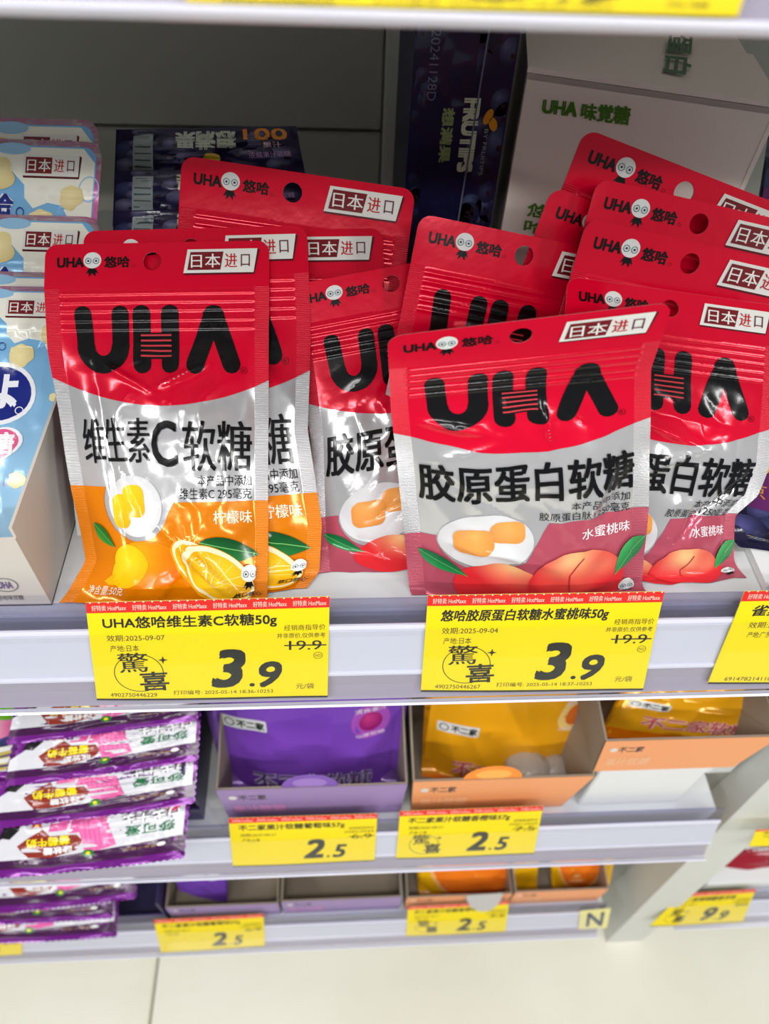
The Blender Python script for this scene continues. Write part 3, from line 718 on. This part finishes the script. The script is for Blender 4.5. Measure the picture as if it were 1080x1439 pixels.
kid('side_panel', slab([PL+back, PL, fl_, fl_+back], (.0025, 0, 0)), cart, (PINKCARD,))
kid('side_panel', slab([PR, PR+back, fr_+back, fr_], (-.0025, 0, 0)), cart, (PINKCARD,))
kid('top_flap', slab([PL+back, PR+back, PR, PL], (0, 0, -.0025)), cart, (PINKCARD,))
kid('top_flap', slab([PL+back*.45+[-.0006, 0, .0026], PR+back*.45+[0, 0, .0026], PR+[0, 0, .0026], PL+[-.0006, 0, .0026]], (0, 0, -.0022)), cart, (PINKCARD,))
g = Art(.9, .2); GR = (70, 122, 30)
fW = np.linalg.norm(PR-PL)
def on_front(*px):
    nn = np.cross(PR-PL, PL-fl_); nn /= np.linalg.norm(nn); return [at(*p, PL, nn)+nn*.0004 for p in px]
ca = Art(.24, .05); ca.text('UHA', 0, 0, .40, .22, GR, 0, bold=.08); ca.text('味覚糖', .44, .0, 1, .24, GR, 0, bold=.05)
ca.build('lettering', quadfn(*on_front((763, 139), (887, 149), (883, 176), (760, 160))), cart, (CARD,))
cb = Art(1.1, .2); cb.text('悠', 0, 0, 1, .5, GR, 0, bold=.05); cb.text('哈', 0, .6, 1, 1.1, GR, 0, bold=.05)
cb.build('lettering', quadfn(*on_front((742, 284), (776, 288), (768, 330), (734, 326))), cart, (CARD,))
def on_top(*px): return [hit(*p, 2, (PL[2]+PR[2])/2+.0032) for p in px]
cc = Art(.5, .2); cc.text('蛋白', 0, 0, 1, .5, (70, 110, 70), 0, bold=.05)
cc.build('lettering', quadfn(*on_top((975, 50), (970, 106), (930, 100), (938, 48))), cart, (CARD,))
cx_ = Art(.5, .2); cx_.poly([(0, 0), (1, 0), (1, .5), (0, .5)], (120, 110, 104), 0, holes=[[(.02, .03), (.48, .03), (.48, .47), (.02, .47)][::-1], [(.52, .03), (.98, .03), (.98, .47), (.52, .47)][::-1]])
cx_.text('品', .66, .12, .84, .38, (110, 100, 96), 0)
cx_.build('printed_box', quadfn(*on_top((770, 46), (822, 50), (818, 70), (766, 66))), cart, (CARD,))
ce = Art(.3, .2); ce.ell(.78, .15, .20, .11, (90, 130, 90), 0, hole=.86); ce.text('UHA', .0, .02, .3, .28, GR, 0, bold=.04)
ce.ell(.45, .15, .06, .06, (60, 100, 60), 0)
ce.build('printed_mark', quadfn(*on_top((765, 76), (803, 80), (800, 92), (763, 89))), cart, (CARD,))

def navy_art():
    A = 2.1; a = Art(A, .08); a.poly([(0, 0), (1, 0), (1, A), (0, A)], (14, 18, 60), 0)
    berry_bg(a, .02, .02, .16, A-.02, 16, 3); berry_bg(a, .62, .02, .98, A-.02, 26, 5, r0=.09, r1=.16)
    a.text('FRUTIPS', .31, 1.20, .93, 1.37, (214, 222, 190), 7, bold=.10, a=math.pi/2)
    a.text('想满果', .16, 1.22, .62, 1.35, (150, 168, 110), 7, bold=.06, a=math.pi/2)
    a.text('20241128D', -.06, .70, .46, .79, (110, 112, 140), 6, a=math.pi/2)
    a.ell(.80, 1.12, .04, .07, (222, 150, 30), 8, a=.5); a.ell(.86, 1.18, .04, .06, (222, 150, 30), 8, a=-.5)
    a.text('BY FRUITIPS', .60, 1.40, 1.0, 1.44, (150, 160, 150), 8, a=math.pi/2)
    return a
nb = thing('wrapped_fruit_bundle', 'shrink-wrapped navy blueberry candy bundle standing left of the pale carton', 'candy bundle', (.06, .21, S))
nn = np.array([0, -1., 0]); c4 = [hit(*p, 1, .192) for p in ((580, 20), (742, 20), (697, 340), (562, 340))]
for q_ in (c4[2], c4[3]):
    pass
def ext(a, b, z): t = (z-b[2])/(a[2]-b[2]); return b+(a-b)*t
c4 = [ext(c4[0], c4[3], .215), ext(c4[1], c4[2], .215), ext(c4[1], c4[2], S+.0008), ext(c4[0], c4[3], S+.0008)]
xl = min(c4[0][0], c4[3][0]); c4[3][0] = c4[0][0] = .034; c4[1][0] = c4[2][0] = min(.0795, PL[0]-.003)
kid('candy_block', slab(c4, (0, .085, 0)), nb, (mat('navy_card', (14, 18, 58), .4),))
NA = navy_art()
vis = [c4[0]+[0, -.0006, 0], c4[1]+[0, -.0006, 0], c4[2]+[0, -.0006, 0], c4[3]+[0, -.0006, 0]]
vis[2] = ext(vis[1], vis[2], .10); vis[3] = ext(vis[0], vis[3], .10)
NA.build('printed_face', quadfn(*vis), nb, (CARD,))
rngw = random.Random(4)
fw = Art(4.0, .1); fw.poly([(0, 0), (1, 0), (1, 4.0), (0, 4.0)], (255, 255, 255), 0)
fw.build('shrink_film', quadfn(*[p+[0, -.0018, 0] for p in c4], z=lambda u, v: .0009*np.abs(nz(u, v*4, 14, 3))), nb, (FILMWRAP,))
sf = Art(30, 5); sf.poly([(0, 0), (1, 0), (1, 30), (0, 30)], (104, 110, 130), 0)
pa, pb = vis[0]*.30+vis[1]*.70, vis[3]*.40+vis[2]*.60
sf.build('film_seam', quadfn(pa+[0, -.003, 0], pa+[.0008, -.003, 0], pb+[.0008, -.003, 0], pb+[0, -.003, 0]), nb, (FILM,))

def bundle_art():
    A = .62; a = Art(A, .06); a.poly([(0, 0), (1, 0), (1, A), (0, A)], (34, 30, 62), 0, .1)
    berry_bg(a, .01, .01, .99, A-.01, 34, 11, r0=.05, r1=.10, dark=(30, 26, 60), light=(126, 126, 158))
    a.poly(rrect(.10, .06, .21, A-.02, .01), (150, 160, 160), 6)
    for i in range(6): a.poly([(.11, .10+i*.07), (.20, .10+i*.07), (.20, .115+i*.07), (.11, .115+i*.07)], (70, 90, 90), 7)
    a.text('想满果', .33, .04, .66, .20, (200, 208, 190), 7, bold=.05, a=math.pi)
    a.text('100', .70, .02, .94, .13, (226, 140, 40), 7, bold=.04); a.text('果汁', .80, .15, .90, .20, (226, 190, 200), 7)
    a.text('浓缩果汁软糖', .72, .24, .94, .30, (190, 150, 200), 7)
    a.ell(.52, .30, .05, .05, (206, 170, 50), 7)
    return a
BU = bundle_art(); BUB = Art(.62, .2); BUB.poly([(0, 0), (1, 0), (1, .62), (0, .62)], (40, 36, 66), 0, .1)
for i, (lb, y0, q_) in enumerate([
    ('dark blueberry candy packet nearest the back panel, top of the stack of three', .195, ((163, 182), (416, 177), (432, 262), (160, 262))),
    ('dark blueberry candy packet in the middle of the stack behind the lemon bags', .180, ((161, 240), (424, 236), (436, 318), (158, 318))),
    ('dark blueberry candy packet lowest of the stack behind the lemon bags', .165, ((160, 296), (430, 292), (440, 380), (156, 380)))]):
    pouch('candy_packet', lb, 'candy packet', BU, BUB, .25, (0, y0, .09), *q_, S+.001, T=.0035, seed=60+i, grp='blueberry candy packets at the back', mats=(SHINY,), v0=.0)
tag(link('candy_box', box_me(-.105, -.035, .214, .27, S+.0004, .108, bev=.001), None, (mat('dark_display_card', (48, 46, 60), .6),)),
    'plain dark box under and behind the blueberry packets', 'box')

# right edge: dark pouches
def dark_art(word, col, sub):
    A = 1.3; a = Art(A, .06); a.poly(rrect(0, 0, 1, A, .03), (24, 22, 52), 0, .15)
    berry_bg(a, .02, .02, .98, A-.02, 30, 21, r0=.06, r1=.13, dark=(14, 14, 36), light=(90, 90, 150))
    a.text(word, .30, 1.02, .80, 1.13, (224, 224, 250), 7, bold=.04, shear=.2); a.text(sub, .24, 1.15, .86, 1.21, (150, 150, 220), 7, shear=.2)
    a.poly([(.02, .45), (.2, .45), (.2, .88), (.02, .88)], (90, 30, 90), 6); a.text('0', .04, .50, .17, .68, (220, 170, 40), 7, bold=.04); a.text('京', .05, .73, .15, .82, (190, 120, 50), 7)
    return a
DK = dark_art('黑加仑', 0, '浓缩果汁软糖'); DKB = Art(1.3, .2); DKB.poly(rrect(0, 0, 1, 1.3, .03), (30, 26, 56), 0, .1)
pouch('gummy_pouch', 'dark blackcurrant pouch cut by the right frame edge beside the peach bags', 'snack pouch', DK, DKB, .42, (.20, .034, S), (1052, 480), (1330, 520), (1262, 830), (1018, 800), S+.006, T=.006, seed=71, mats=(SHINY,))
bx = thing('display_box', 'low white card box at the right edge carrying the dark blackcurrant pouch', 'display box', (.25, .06, S))
kid('box_front', box_me(.188, .33, .0085, .0100, S+.0005, S+.006), bx, (WHITECARD,))
kid('box_bottom', box_me(.188, .33, .0100, .048, S+.0005, S+.0045), bx, (WHITECARD,))
tag(pouch('gummy_pouch', 'dark pouch with yellow print high at the right frame edge, right of the pale carton', 'snack pouch', DK, DKB, .2, (.20, .17, S), (1085, 150), (1300, 170), (1262, 470), (1040, 440), S+.002, T=.003, seed=72, mats=(SHINY,))[0],
    'dark pouch with yellow print high at the right frame edge, right of the pale carton', 'snack pouch')

# ------------------------------------------------------------------ lower shelf
S1 = Z1-.013; S2 = Z2-.013
def fuji_art(bg, dark, txt, badge, ly=.385, tilt_txt='不二家软糖'):
    A = 1.05; a = Art(A, .035)
    def cbg(x, y): return np.array(bg, float)+8*nz(x, y, 6, 2)[:, None]
    a.poly(rrect(0, 0, 1, A, .03), cbg, 0, .1)
    a.poly(rrect(.075, ly, .30, ly+.075, .01), (222, 224, 222), 2); a.text('不二家', .150, ly+.012, .29, ly+.063, (40, 50, 40), 3, bold=.05)
    a.ell(.112, ly+.038, .026, .026, (90, 100, 90), 3, hole=.75)
    a.ell(.82, .42, .10, .105, badge[0], 1); a.ell(.82, .42, .060, .060, grad(badge[1], badge[2], .81, .40, .07), 2)
    a.text('清爽果汁', .74, .335, .90, .36, (240, 225, 235), 2); a.text('Q弹软糖', .745, .49, .895, .515, (240, 225, 235), 2)
    a.text(tilt_txt, .18, .74, .84, .88, txt[0], 3, bold=.10); a.text(tilt_txt, .18, .74, .84, .88, txt[1], 4, bold=.02)
    a.poly([(0, .93), (1, .93), (1, A), (0, A)], dark, 1)
    return a
PUR = fuji_art((128, 74, 190), (70, 40, 120), ((214, 200, 235), (96, 62, 130)), ((170, 84, 186), (214, 70, 140), (150, 30, 110)))
ORG = fuji_art((246, 176, 28), (230, 120, 10), ((240, 196, 190), (214, 90, 96)), ((250, 214, 130), (240, 130, 50), (226, 110, 30)), ly=.47)
ORG2 = fuji_art((246, 176, 28), (230, 120, 10), ((240, 196, 190), (214, 90, 96)), ((250, 214, 130), (240, 130, 50), (226, 110, 30)), ly=.60)
PB = Art(1.05, .2); PB.poly(rrect(0, 0, 1, 1.05, .03), (130, 90, 170), 0, .1)
OB = Art(1.05, .2); OB.poly(rrect(0, 0, 1, 1.05, .03), (226, 150, 30), 0, .1)
pouch('candy_pouch', 'purple grape candy pouch standing in the purple box on the lower shelf', 'snack pouch', PUR, PB, .35, (0, .034, S1), (266, 915), (580, 908), (556, 1128), (324, 1128), S1+.002, T=.009, seed=80, v0=.1, amp=.0016)
pouch('candy_pouch', 'upright orange candy pouch tilted in the orange box on the lower shelf', 'snack pouch', ORG, OB, .35, (0, .040, S1), (600, 922), (898, 888), (790, 1128), (590, 1105), S1+.002, T=.009, seed=81, v0=.1, amp=.0016)
pouch('candy_pouch', 'orange candy pouch lying back in the right orange box on a white riser', 'snack pouch', ORG2, OB, .75, (.20, .022, S1+.07), (905, 905), (1135, 930), (1068, 1052), (840, 1035), S1+.072, T=.007, seed=82, v0=.1, amp=.0016)
def printed_front(bg, txt, n_=0):
    a = Art(.26, .1); a.poly([(0, 0), (1, 0), (1, .26), (0, .26)], bg, 0)
    a.text('不二家', .10, .05, .25, .095, (70, 50, 60), 1, bold=.03); a.ell(.07, .073, .022, .016, (220, 215, 210), 1)
    a.text('果汁软糖', .05, .14, .34, .21, txt, 1, bold=.06)
    return a
def box_display(name, label, x0, x1, yf, yb, zb, hf, hb, mat_in, front_art, tab=None, x0t=None, x1t=None, yaw_dx=0):
    t = thing(name, label, 'display box', ((x0+x1)/2, (yf+yb)/2, zb), group='open display boxes on the lower shelves')
    x0t = x0 if x0t is None else x0t; x1t = x1 if x1t is None else x1t
    q = [(x0t, yf, zb+hf), (x1t, yf, zb+hf), (x1, yf, zb+.0005), (x0, yf, zb+.0005)]
    fr = kid('box_front', slab(q, (0, .0012, 0)), t, (mat_in,))
    front_art.build('front_print', quadfn(*[np.array(p)+[0, -.0003, 0] for p in q]), fr, (CARD,))
    for xa, xt in ((x0, x0t), (x1, x1t)):
        s_ = .0012 if xa == x0 else -.0012
        v = [(xt, yf, zb+hf), (xt, yf+.02, zb+hf*1.05), (xt, yb, zb+hb), (xa, yb, zb+.0005), (xa, yf, zb+.0005)]
        v2 = [(x+s_, y, z) for x, y, z in v]
        me = mesh_from('side', v+v2, [(4, 3, 2, 1, 0), (5, 6, 7, 8, 9)]+[(i, (i+1) % 5, 5+(i+1) % 5, 5+i) for i in range(5)])
        kid('box_side', me, t, (mat_in,))
    kid('box_back', box_me(x0, x1, yb-.0012, yb, zb+.0005, zb+hb), t, (mat_in,))
    kid('box_bottom', box_me(x0, x1, yf, yb, zb+.0003, zb+.0015), t, (mat_in,))
    if tab:
        cx, r, colr, hl = tab; ta = Art(.6, .1)
        ta.poly([(.5+.5*math.cos(t_), .6-.6*math.sin(t_)) for t_ in np.linspace(0, math.pi, 24)], colr, 0)
        ta.poly([(.5+.3*math.cos(t_), .38-.22*math.sin(t_)) for t_ in np.linspace(0, 2*math.pi, 24, endpoint=False)], hl, 1)
        z0 = zb+hf
        ta.build('front_tab', quadfn((cx-r, yf+.0015, z0+r*.95), (cx+r, yf+.0015, z0+r*.95), (cx+r, yf+.0002, z0-.001), (cx-r, yf+.0002, z0-.001)), t, (CARD,))
    return t
PURC, ORC = (150, 122, 178), (240, 156, 96)
box_display('display_box', 'purple printed display box with a half-round tab, under the purple pouch', -.082, .041, .0095, .16, S1, .056, .105, KRAFT, printed_front(PURC, (196, 130, 190)), (-.022, .019, (118, 66, 176), (150, 110, 196)), x0t=-.084, x1t=.043)
box_display('display_box', 'orange printed display box with an orange tab, under the upright orange pouch', .049, .160, .0095, .16, S1, .060, .112, KRAFT, printed_front(ORC, (244, 180, 130)), (.100, .020, (250, 140, 20), (252, 176, 70)), x0t=.0465, x1t=.170)
rs = thing('riser_box', 'plain white card riser box under the right orange display box', 'box', (.208, .08, S1))
kid('riser_body', box_me(.172, .247, .0095, .155, S1+.0005, S1+.068, bev=.0008), rs, (WHITECARD,))
kid('riser_lid', box_me(.1715, .2478, .0090, .157, S1+.060, S1+.0692, bev=.0006), rs, (WHITECARD,))
box_display('display_box', 'orange display box stacked on the white riser beside the grey divider', .166, .262, .0090, .15, S1+.0695, .050, .075, KRAFT, printed_front(ORC, (244, 180, 130)), x0t=.161, x1t=.272)
# pale bagged sweets in the orange box
for i, (px, py, r) in enumerate([(788, 1078, .017), (826, 1100, .013)]):
    import bmesh
    bm = bmesh.new(); bmesh.ops.create_icosphere(bm, subdivisions=3, radius=r)
    for v in bm.verts: v.co.z *= .75; v.co *= 1+.06*math.sin(v.co.x*600+i)*math.cos(v.co.y*500)
    me = bpy.data.meshes.new('sweet'); bm.to_mesh(me); bm.free(); me.shade_smooth()
    o = link('wrapped_sweet', me, None, (SUGAR,)); o.location = (.135+.02*i, .030+.002*i, S1+.012+.004*(1-i)+.002)
    tag(o, ['larger pale frosted sweet bag lump in the orange box', 'smaller pale frosted lump at the right corner inside the orange box'][i], 'sweet')
rb = thing('candy_box', 'dark red candy box edge glimpsed between the orange box and the divider', 'box', (.283, .09, S1))
kid('box_body', box_me(.275, .296, .03, .15, S1+.10, S1+.16, bev=.0008), rb, (REDFILM,))
kid('box_stand', box_me(.275, .296, .03, .15, S1+.0005, S1+.0995, bev=.0008), rb, (WHITECARD,))
# things left: bars in a stack
def bar_art():
    A = .34; a = Art(A, .03)
    def zig(x0, y0, x1, y1, n, am, ver=False):
        return [(x0+(x1-x0)*i/n+(am*(i % 2) if ver else 0), y0+(y1-y0)*i/n+(0 if ver else am*(i % 2))) for i in range(n)]
    out = zig(0, .006, 1, .006, 40, -.006)+zig(1, 0, 1, A, 16, .008, True)+zig(1, A, 0, A, 60, .008)+zig(0, A, 0, 0, 16, -.008, True)
    a.poly(out, (116, 22, 136), 0, .25)
    a.poly([(0, .225), (.3, .235), (.7, .21), (1, .19), (1, .298), (0, .298)], (62, 8, 66), 1)
    a.poly([(.0, .18), (.10, .11), (.14, .02), (.985, .02), (.985, .212), (.75, .218), (.45, .240), (0, .250)], (214, 214, 220), 2)
    a.poly([(.06, .12), (.11, .02), (.20, .02), (.17, .08), (.12, .13)], (16, 12, 16), 3)
    for x0, x1, b in ((.34, .44, .10), (.44, .56, .12)): a.poly([(x0, .02), (x1, .02), (x1-.03, b), (x0-.02, b)], (220, 90, 156), 3)
    a.poly([(.46, .02), (.60, .02), (.62, .11), (.66, .21), (.56, .232), (.50, .225), (.47, .11)], (226, 98, 164), 3)
    for i in range(6): a.stroke([(.475+i*.022, .03), (.50+i*.024, .195)], .003, (240, 150, 196), 4, cap=False)
    st = [((.26+(.05 if i % 2 == 0 else .02)*math.cos(i*math.pi/5-.3)), (.048+(.040 if i % 2 == 0 else .016)*math.sin(i*math.pi/5-.3))) for i in range(10)]
    a.poly(st, (196, 40, 40), 4); a.ell(.26, .048, .018, .016, (236, 200, 30), 5, n=12)
    a.poly([(.16, .17), (.22, .125), (.29, .085), (.33, .125), (.46, .13), (.49, .17), (.46, .215), (.34, .245), (.22, .24)], (140, 44, 28), 4)
    a.text('葡萄牛奶', .21, .130, .43, .182, (244, 226, 20), 5, bold=.05, a=math.pi-.04); a.text('味软糖', .30, .185, .44, .226, (235, 235, 235), 5, bold=.04, a=math.pi-.04)
    a.ell(.52, .242, .030, .022, (20, 120, 40), 4, n=10); a.ell(.52, .242, .012, .010, (240, 220, 30), 5, n=10)
    a.ell(.925, .050, .040, .022, (220, 40, 100), 3)
    a.text('ウキナキ', .68, .028, .96, .108, (50, 40, 50), 4, bold=.14, a=math.pi); a.text('ウキナキ', .68, .028, .96, .108, (240, 240, 244), 5, bold=.05, a=math.pi)
    a.text('莎可爱', .70, .118, .94, .175, (10, 110, 64), 4, bold=.05, a=math.pi)
    a.text('可爱小零食', .70, .236, .86, .253, (180, 140, 90), 4); a.ell(.88, .242, .022, .011, (240, 240, 235), 4, n=12)
    return a
BAR = bar_art(); BARB = Art(.34, .1); BARB.poly([(0, 0), (1, 0), (1, .34), (0, .34)], (96, 20, 116), 0, .3)
bars = [
 ('grape candy bar at the bottom of the upper stack, fully in view, overhanging the rail', .95, (-.15, -.036, -.214), (-18, 1150), (266, 1118), (258, 1205), (-20, 1235)),
 ('grape candy bar second from the bottom of the upper stack', .95, (-.15, -.022, -.196), (-8, 1085), (277, 1058), (272, 1128), (-14, 1165)),
 ('grape candy bar third from the bottom of the upper stack', .95, (-.15, -.006, -.176), (22, 1028), (281, 1000), (277, 1068), (6, 1105)),
 ('grape candy bar fourth from the bottom of the upper stack', .95, (-.15, .012, -.156), (26, 970), (281, 945), (276, 1012), (10, 1046)),
 ('grape candy bar at the top of the upper stack, half hidden by the main shelf', .95, (-.15, .030, -.136), (22, 915), (280, 890), (273, 960), (8, 990)),
 ('grape candy bar hanging lowest over the bottom rail, left corner', 1.0, (-.22, -.034, -.500), (-85, 1262), (166, 1258), (163, 1316), (-88, 1328)),
 ('upside-down pink and purple candy bar in the lower stack', 1.0, (-.22, -.028, -.482), (-55, 1244), (160, 1232), (158, 1290), (-58, 1300)),
 ('grape candy bar on top of the lower stack, just under the lower shelf rail', 1.0, (-.22, -.020, -.462), (-22, 1205), (192, 1188), (190, 1262), (-25, 1285))]
for i, (lb, lam, p0, a_, b_, c_, d_) in enumerate(bars):
    pouch('candy_bar', lb, 'candy bar', BAR, BARB, lam, p0, a_, b_, c_, d_, -.62, T=.0045, seed=90+i, grp='grape candy bars piled at the left', mats=(SHINY,), v0=-.3, amp=.0012, parts=('wrapper_front', 'wrapper_back'))
bb = thing('display_box', 'dark purple display box behind and under the upper pile of candy bars', 'display box', (-.15, .08, S1), group='open display boxes on the lower shelves')
DP = mat('dark_purple_card', (44, 34, 84), .4)
for nm, a6 in (('box_side', (-.101, -.0995, .010, .15, S1+.0005, -.165)), ('box_side', (-.236, -.2345, .010, .15, S1+.0005, S1+.022)), ('box_back', (-.236, -.0995, .149, .15, S1+.0005, -.165)),
               ('box_front', (-.236, -.0995, .0085, .0100, S1+.0005, S1+.022)), ('box_bottom', (-.236, -.0995, .010, .15, S1+.0003, S1+.0015))):
    kid(nm, box_me(*a6), bb, (DP,))
b2 = thing('display_box', 'dark purple display box at the lower left under the hanging candy bars', 'display box', (-.26, .08, S2), group='open display boxes on the lower shelves')
for nm, a6 in (('box_side', (-.176, -.1745, .004, .15, S2+.0005, S2+.07)), ('box_side', (-.340, -.3385, .004, .15, S2+.0005, S2+.07)), ('box_back', (-.340, -.1745, .149, .15, S2+.0005, S2+.09)),
               ('box_front', (-.340, -.1745, .003, .0045, S2+.0005, S2+.03)), ('box_bottom', (-.340, -.1745, .004, .15, S2+.0003, S2+.0015))):
    kid(nm, box_me(*a6), b2, (DP,))
# grape pouch at far left with a green fuzzy print
ga = Art(1.2, .05); ga.poly(rrect(0, 0, 1, 1.2, .03), (84, 76, 150), 0, .1)
berry_bg(ga, .02, .02, .98, 1.18, 36, 31, r0=.05, r1=.09, dark=(44, 38, 104), light=(120, 112, 190))
ga.ell(.60, .42, .38, .20, grad((150, 220, 60), (90, 170, 20), .6, .4, .4, .5, 3, 90), 7); ga.ell(.72, .62, .24, .09, grad((250, 240, 244), (236, 90, 150), .68, .58, .24), 8)
ga.ell(.62, .50, .10, .10, (30, 30, 34), 9); ga.text('ヨ', .62, .78, .98, 1.06, (214, 190, 80), 8, bold=.14); ga.text('ヨ', .62, .78, .98, 1.06, (244, 244, 238), 9, bold=.05)
gb = Art(1.2, .2); gb.poly(rrect(0, 0, 1, 1.2, .03), (60, 54, 110), 0)
pouch('gummy_pouch', 'violet grape pouch with a green blob cut by the left frame edge', 'snack pouch', ga, gb, .5, (-.25, .022, S1), (-150, 925), (42, 915), (35, 1105), (-140, 1120), S1+.002, T=.005, seed=99, v0=.1)

# ------------------------------------------------------------------ bottom shelf
box_display('display_box', 'purple display box at the bottom left with a pouch standing crooked in it', -.172, -.064, .006, .15, S2, .043, .075, KRAFT, printed_front(PURC, (196, 130, 190)))
box_display('display_box', 'empty purple display box in the middle of the bottom shelf, grey board inside', -.061, .056, .006, .15, S2, .049, .075, KRAFT, printed_front(PURC, (196, 130, 190)))
box_display('display_box', 'orange display box on the bottom shelf with a torn half-round tab', .061, .166, .006, .15, S2, .044, .075, KRAFT, printed_front(ORC, (244, 180, 130)))
box_display('display_box', 'right orange display box on the bottom shelf beside the grey divider', .168, .262, .006, .15, S2, .048, .075, KRAFT, printed_front(ORC, (244, 180, 130)))
tf = Art(.6, .1); tf.poly([(.5-.5*math.cos(t_), .6*math.sin(t_)) for t_ in np.linspace(0, math.pi, 24)], (186, 184, 182), 0)
q = [at(*p, np.array([0, -.006, Z2]), np.array([0, RN[0], RN[1]])) for p in ((655, 1258), (706, 1255), (704, 1280), (655, 1282))]
tag(tf.build('folded_tab', quadfn(*q), None, (CARD,))[0], 'grey half-round box tab folded down over the yellow tag on the bottom rail', 'card tab')
lp = Art(1.0, .1); lp.poly(rrect(0, 0, 1, 1, .02), (116, 70, 176), 0, .1); lp.poly(rrect(.10, .05, .86, .74, .06), (196, 200, 208), 1); lp.text('营养成分', .25, .3, .7, .42, (70, 110, 100), 2)
lp.text('配料表', .3, .5, .6, .6, (90, 120, 120), 2)
LPB = Art(1.0, .2); LPB.poly(rrect(0, 0, 1, 1, .02), (116, 70, 176), 0, .1)
pouch('candy_pouch', 'purple pouch standing back to front in the bottom left box', 'snack pouch', lp, LPB, .25, (-.11, .013, S2), (205, 1140), (318, 1135), (320, 1268), (252, 1252), S2+.004, T=.002, seed=101, v0=.1)
def orange_fruit_art():
    a = Art(.8, .05); a.poly(rrect(0, 0, 1, .8, .04), (248, 190, 20), 0, .1)
    a.ell(.45, .35, .36, .46, (250, 190, 120), 1); a.ell(.45, .35, .33, .42, grad((250, 140, 40), (240, 120, 30), .4, .3, .4, .4, 3, 30), 2)
    a.text('果汁', .72, .3, .9, .42, (226, 90, 40), 3, bold=.05); return a
OF = orange_fruit_art(); OFB = Art(.8, .2); OFB.poly(rrect(0, 0, 1, .8, .04), (240, 180, 20), 0)
pouch('candy_pouch', 'orange pouch with big fruit circle in the left orange box, bottom shelf', 'snack pouch', OF, OFB, .45, (.11, .018, S2), (583, 1165), (760, 1158), (752, 1262), (588, 1262), S2+.004, T=.006, seed=103, v0=.0)
pouch('candy_pouch', 'orange pouch in the right orange box beside the grey divider, bottom shelf', 'snack pouch', OF, OFB, .45, (.21, .018, S2), (770, 1158), (872, 1152), (856, 1245), (775, 1252), S2+.004, T=.006, seed=104, v0=.0)
# beyond the divider
ra = Art(.8, .05); ra.poly(rrect(0, 0, 1, .8, .03), (196, 196, 196), 0, .1); ra.poly([(0, .1), (.6, .0), (1, 0), (1, .35), (.4, .6), (0, .7)], (150, 30, 46), 1)
ra.poly([(0, .7), (.5, .55), (1, .42), (1, .5), (.5, .64), (0, .78)], (180, 190, 50), 2)
RB2 = Art(.8, .2); RB2.poly(rrect(0, 0, 1, .8, .03), (150, 40, 50), 0)
pouch('candy_pouch', 'dark red and green candy pouch beyond the grey divider', 'snack pouch', ra, RB2, .6, (.40, .02, -.50), (1010, 1190), (1180, 1170), (1150, 1235), (985, 1246), -.522, T=.004, seed=105, v0=0)
wbx = thing('display_box', 'white display box under the dark red pouch beyond the grey divider', 'display box', (.45, .07, -.524), group='open display boxes on the lower shelves')
kid('box_body', box_me(.362, .50, .006, .10, -.5235, -.495, bev=.0008), wbx, (WHITECARD,))
print('objects', len(bpy.data.objects), 'tris', sum(len(o.data.polygons) for o in bpy.data.objects if o.type == 'MESH'))
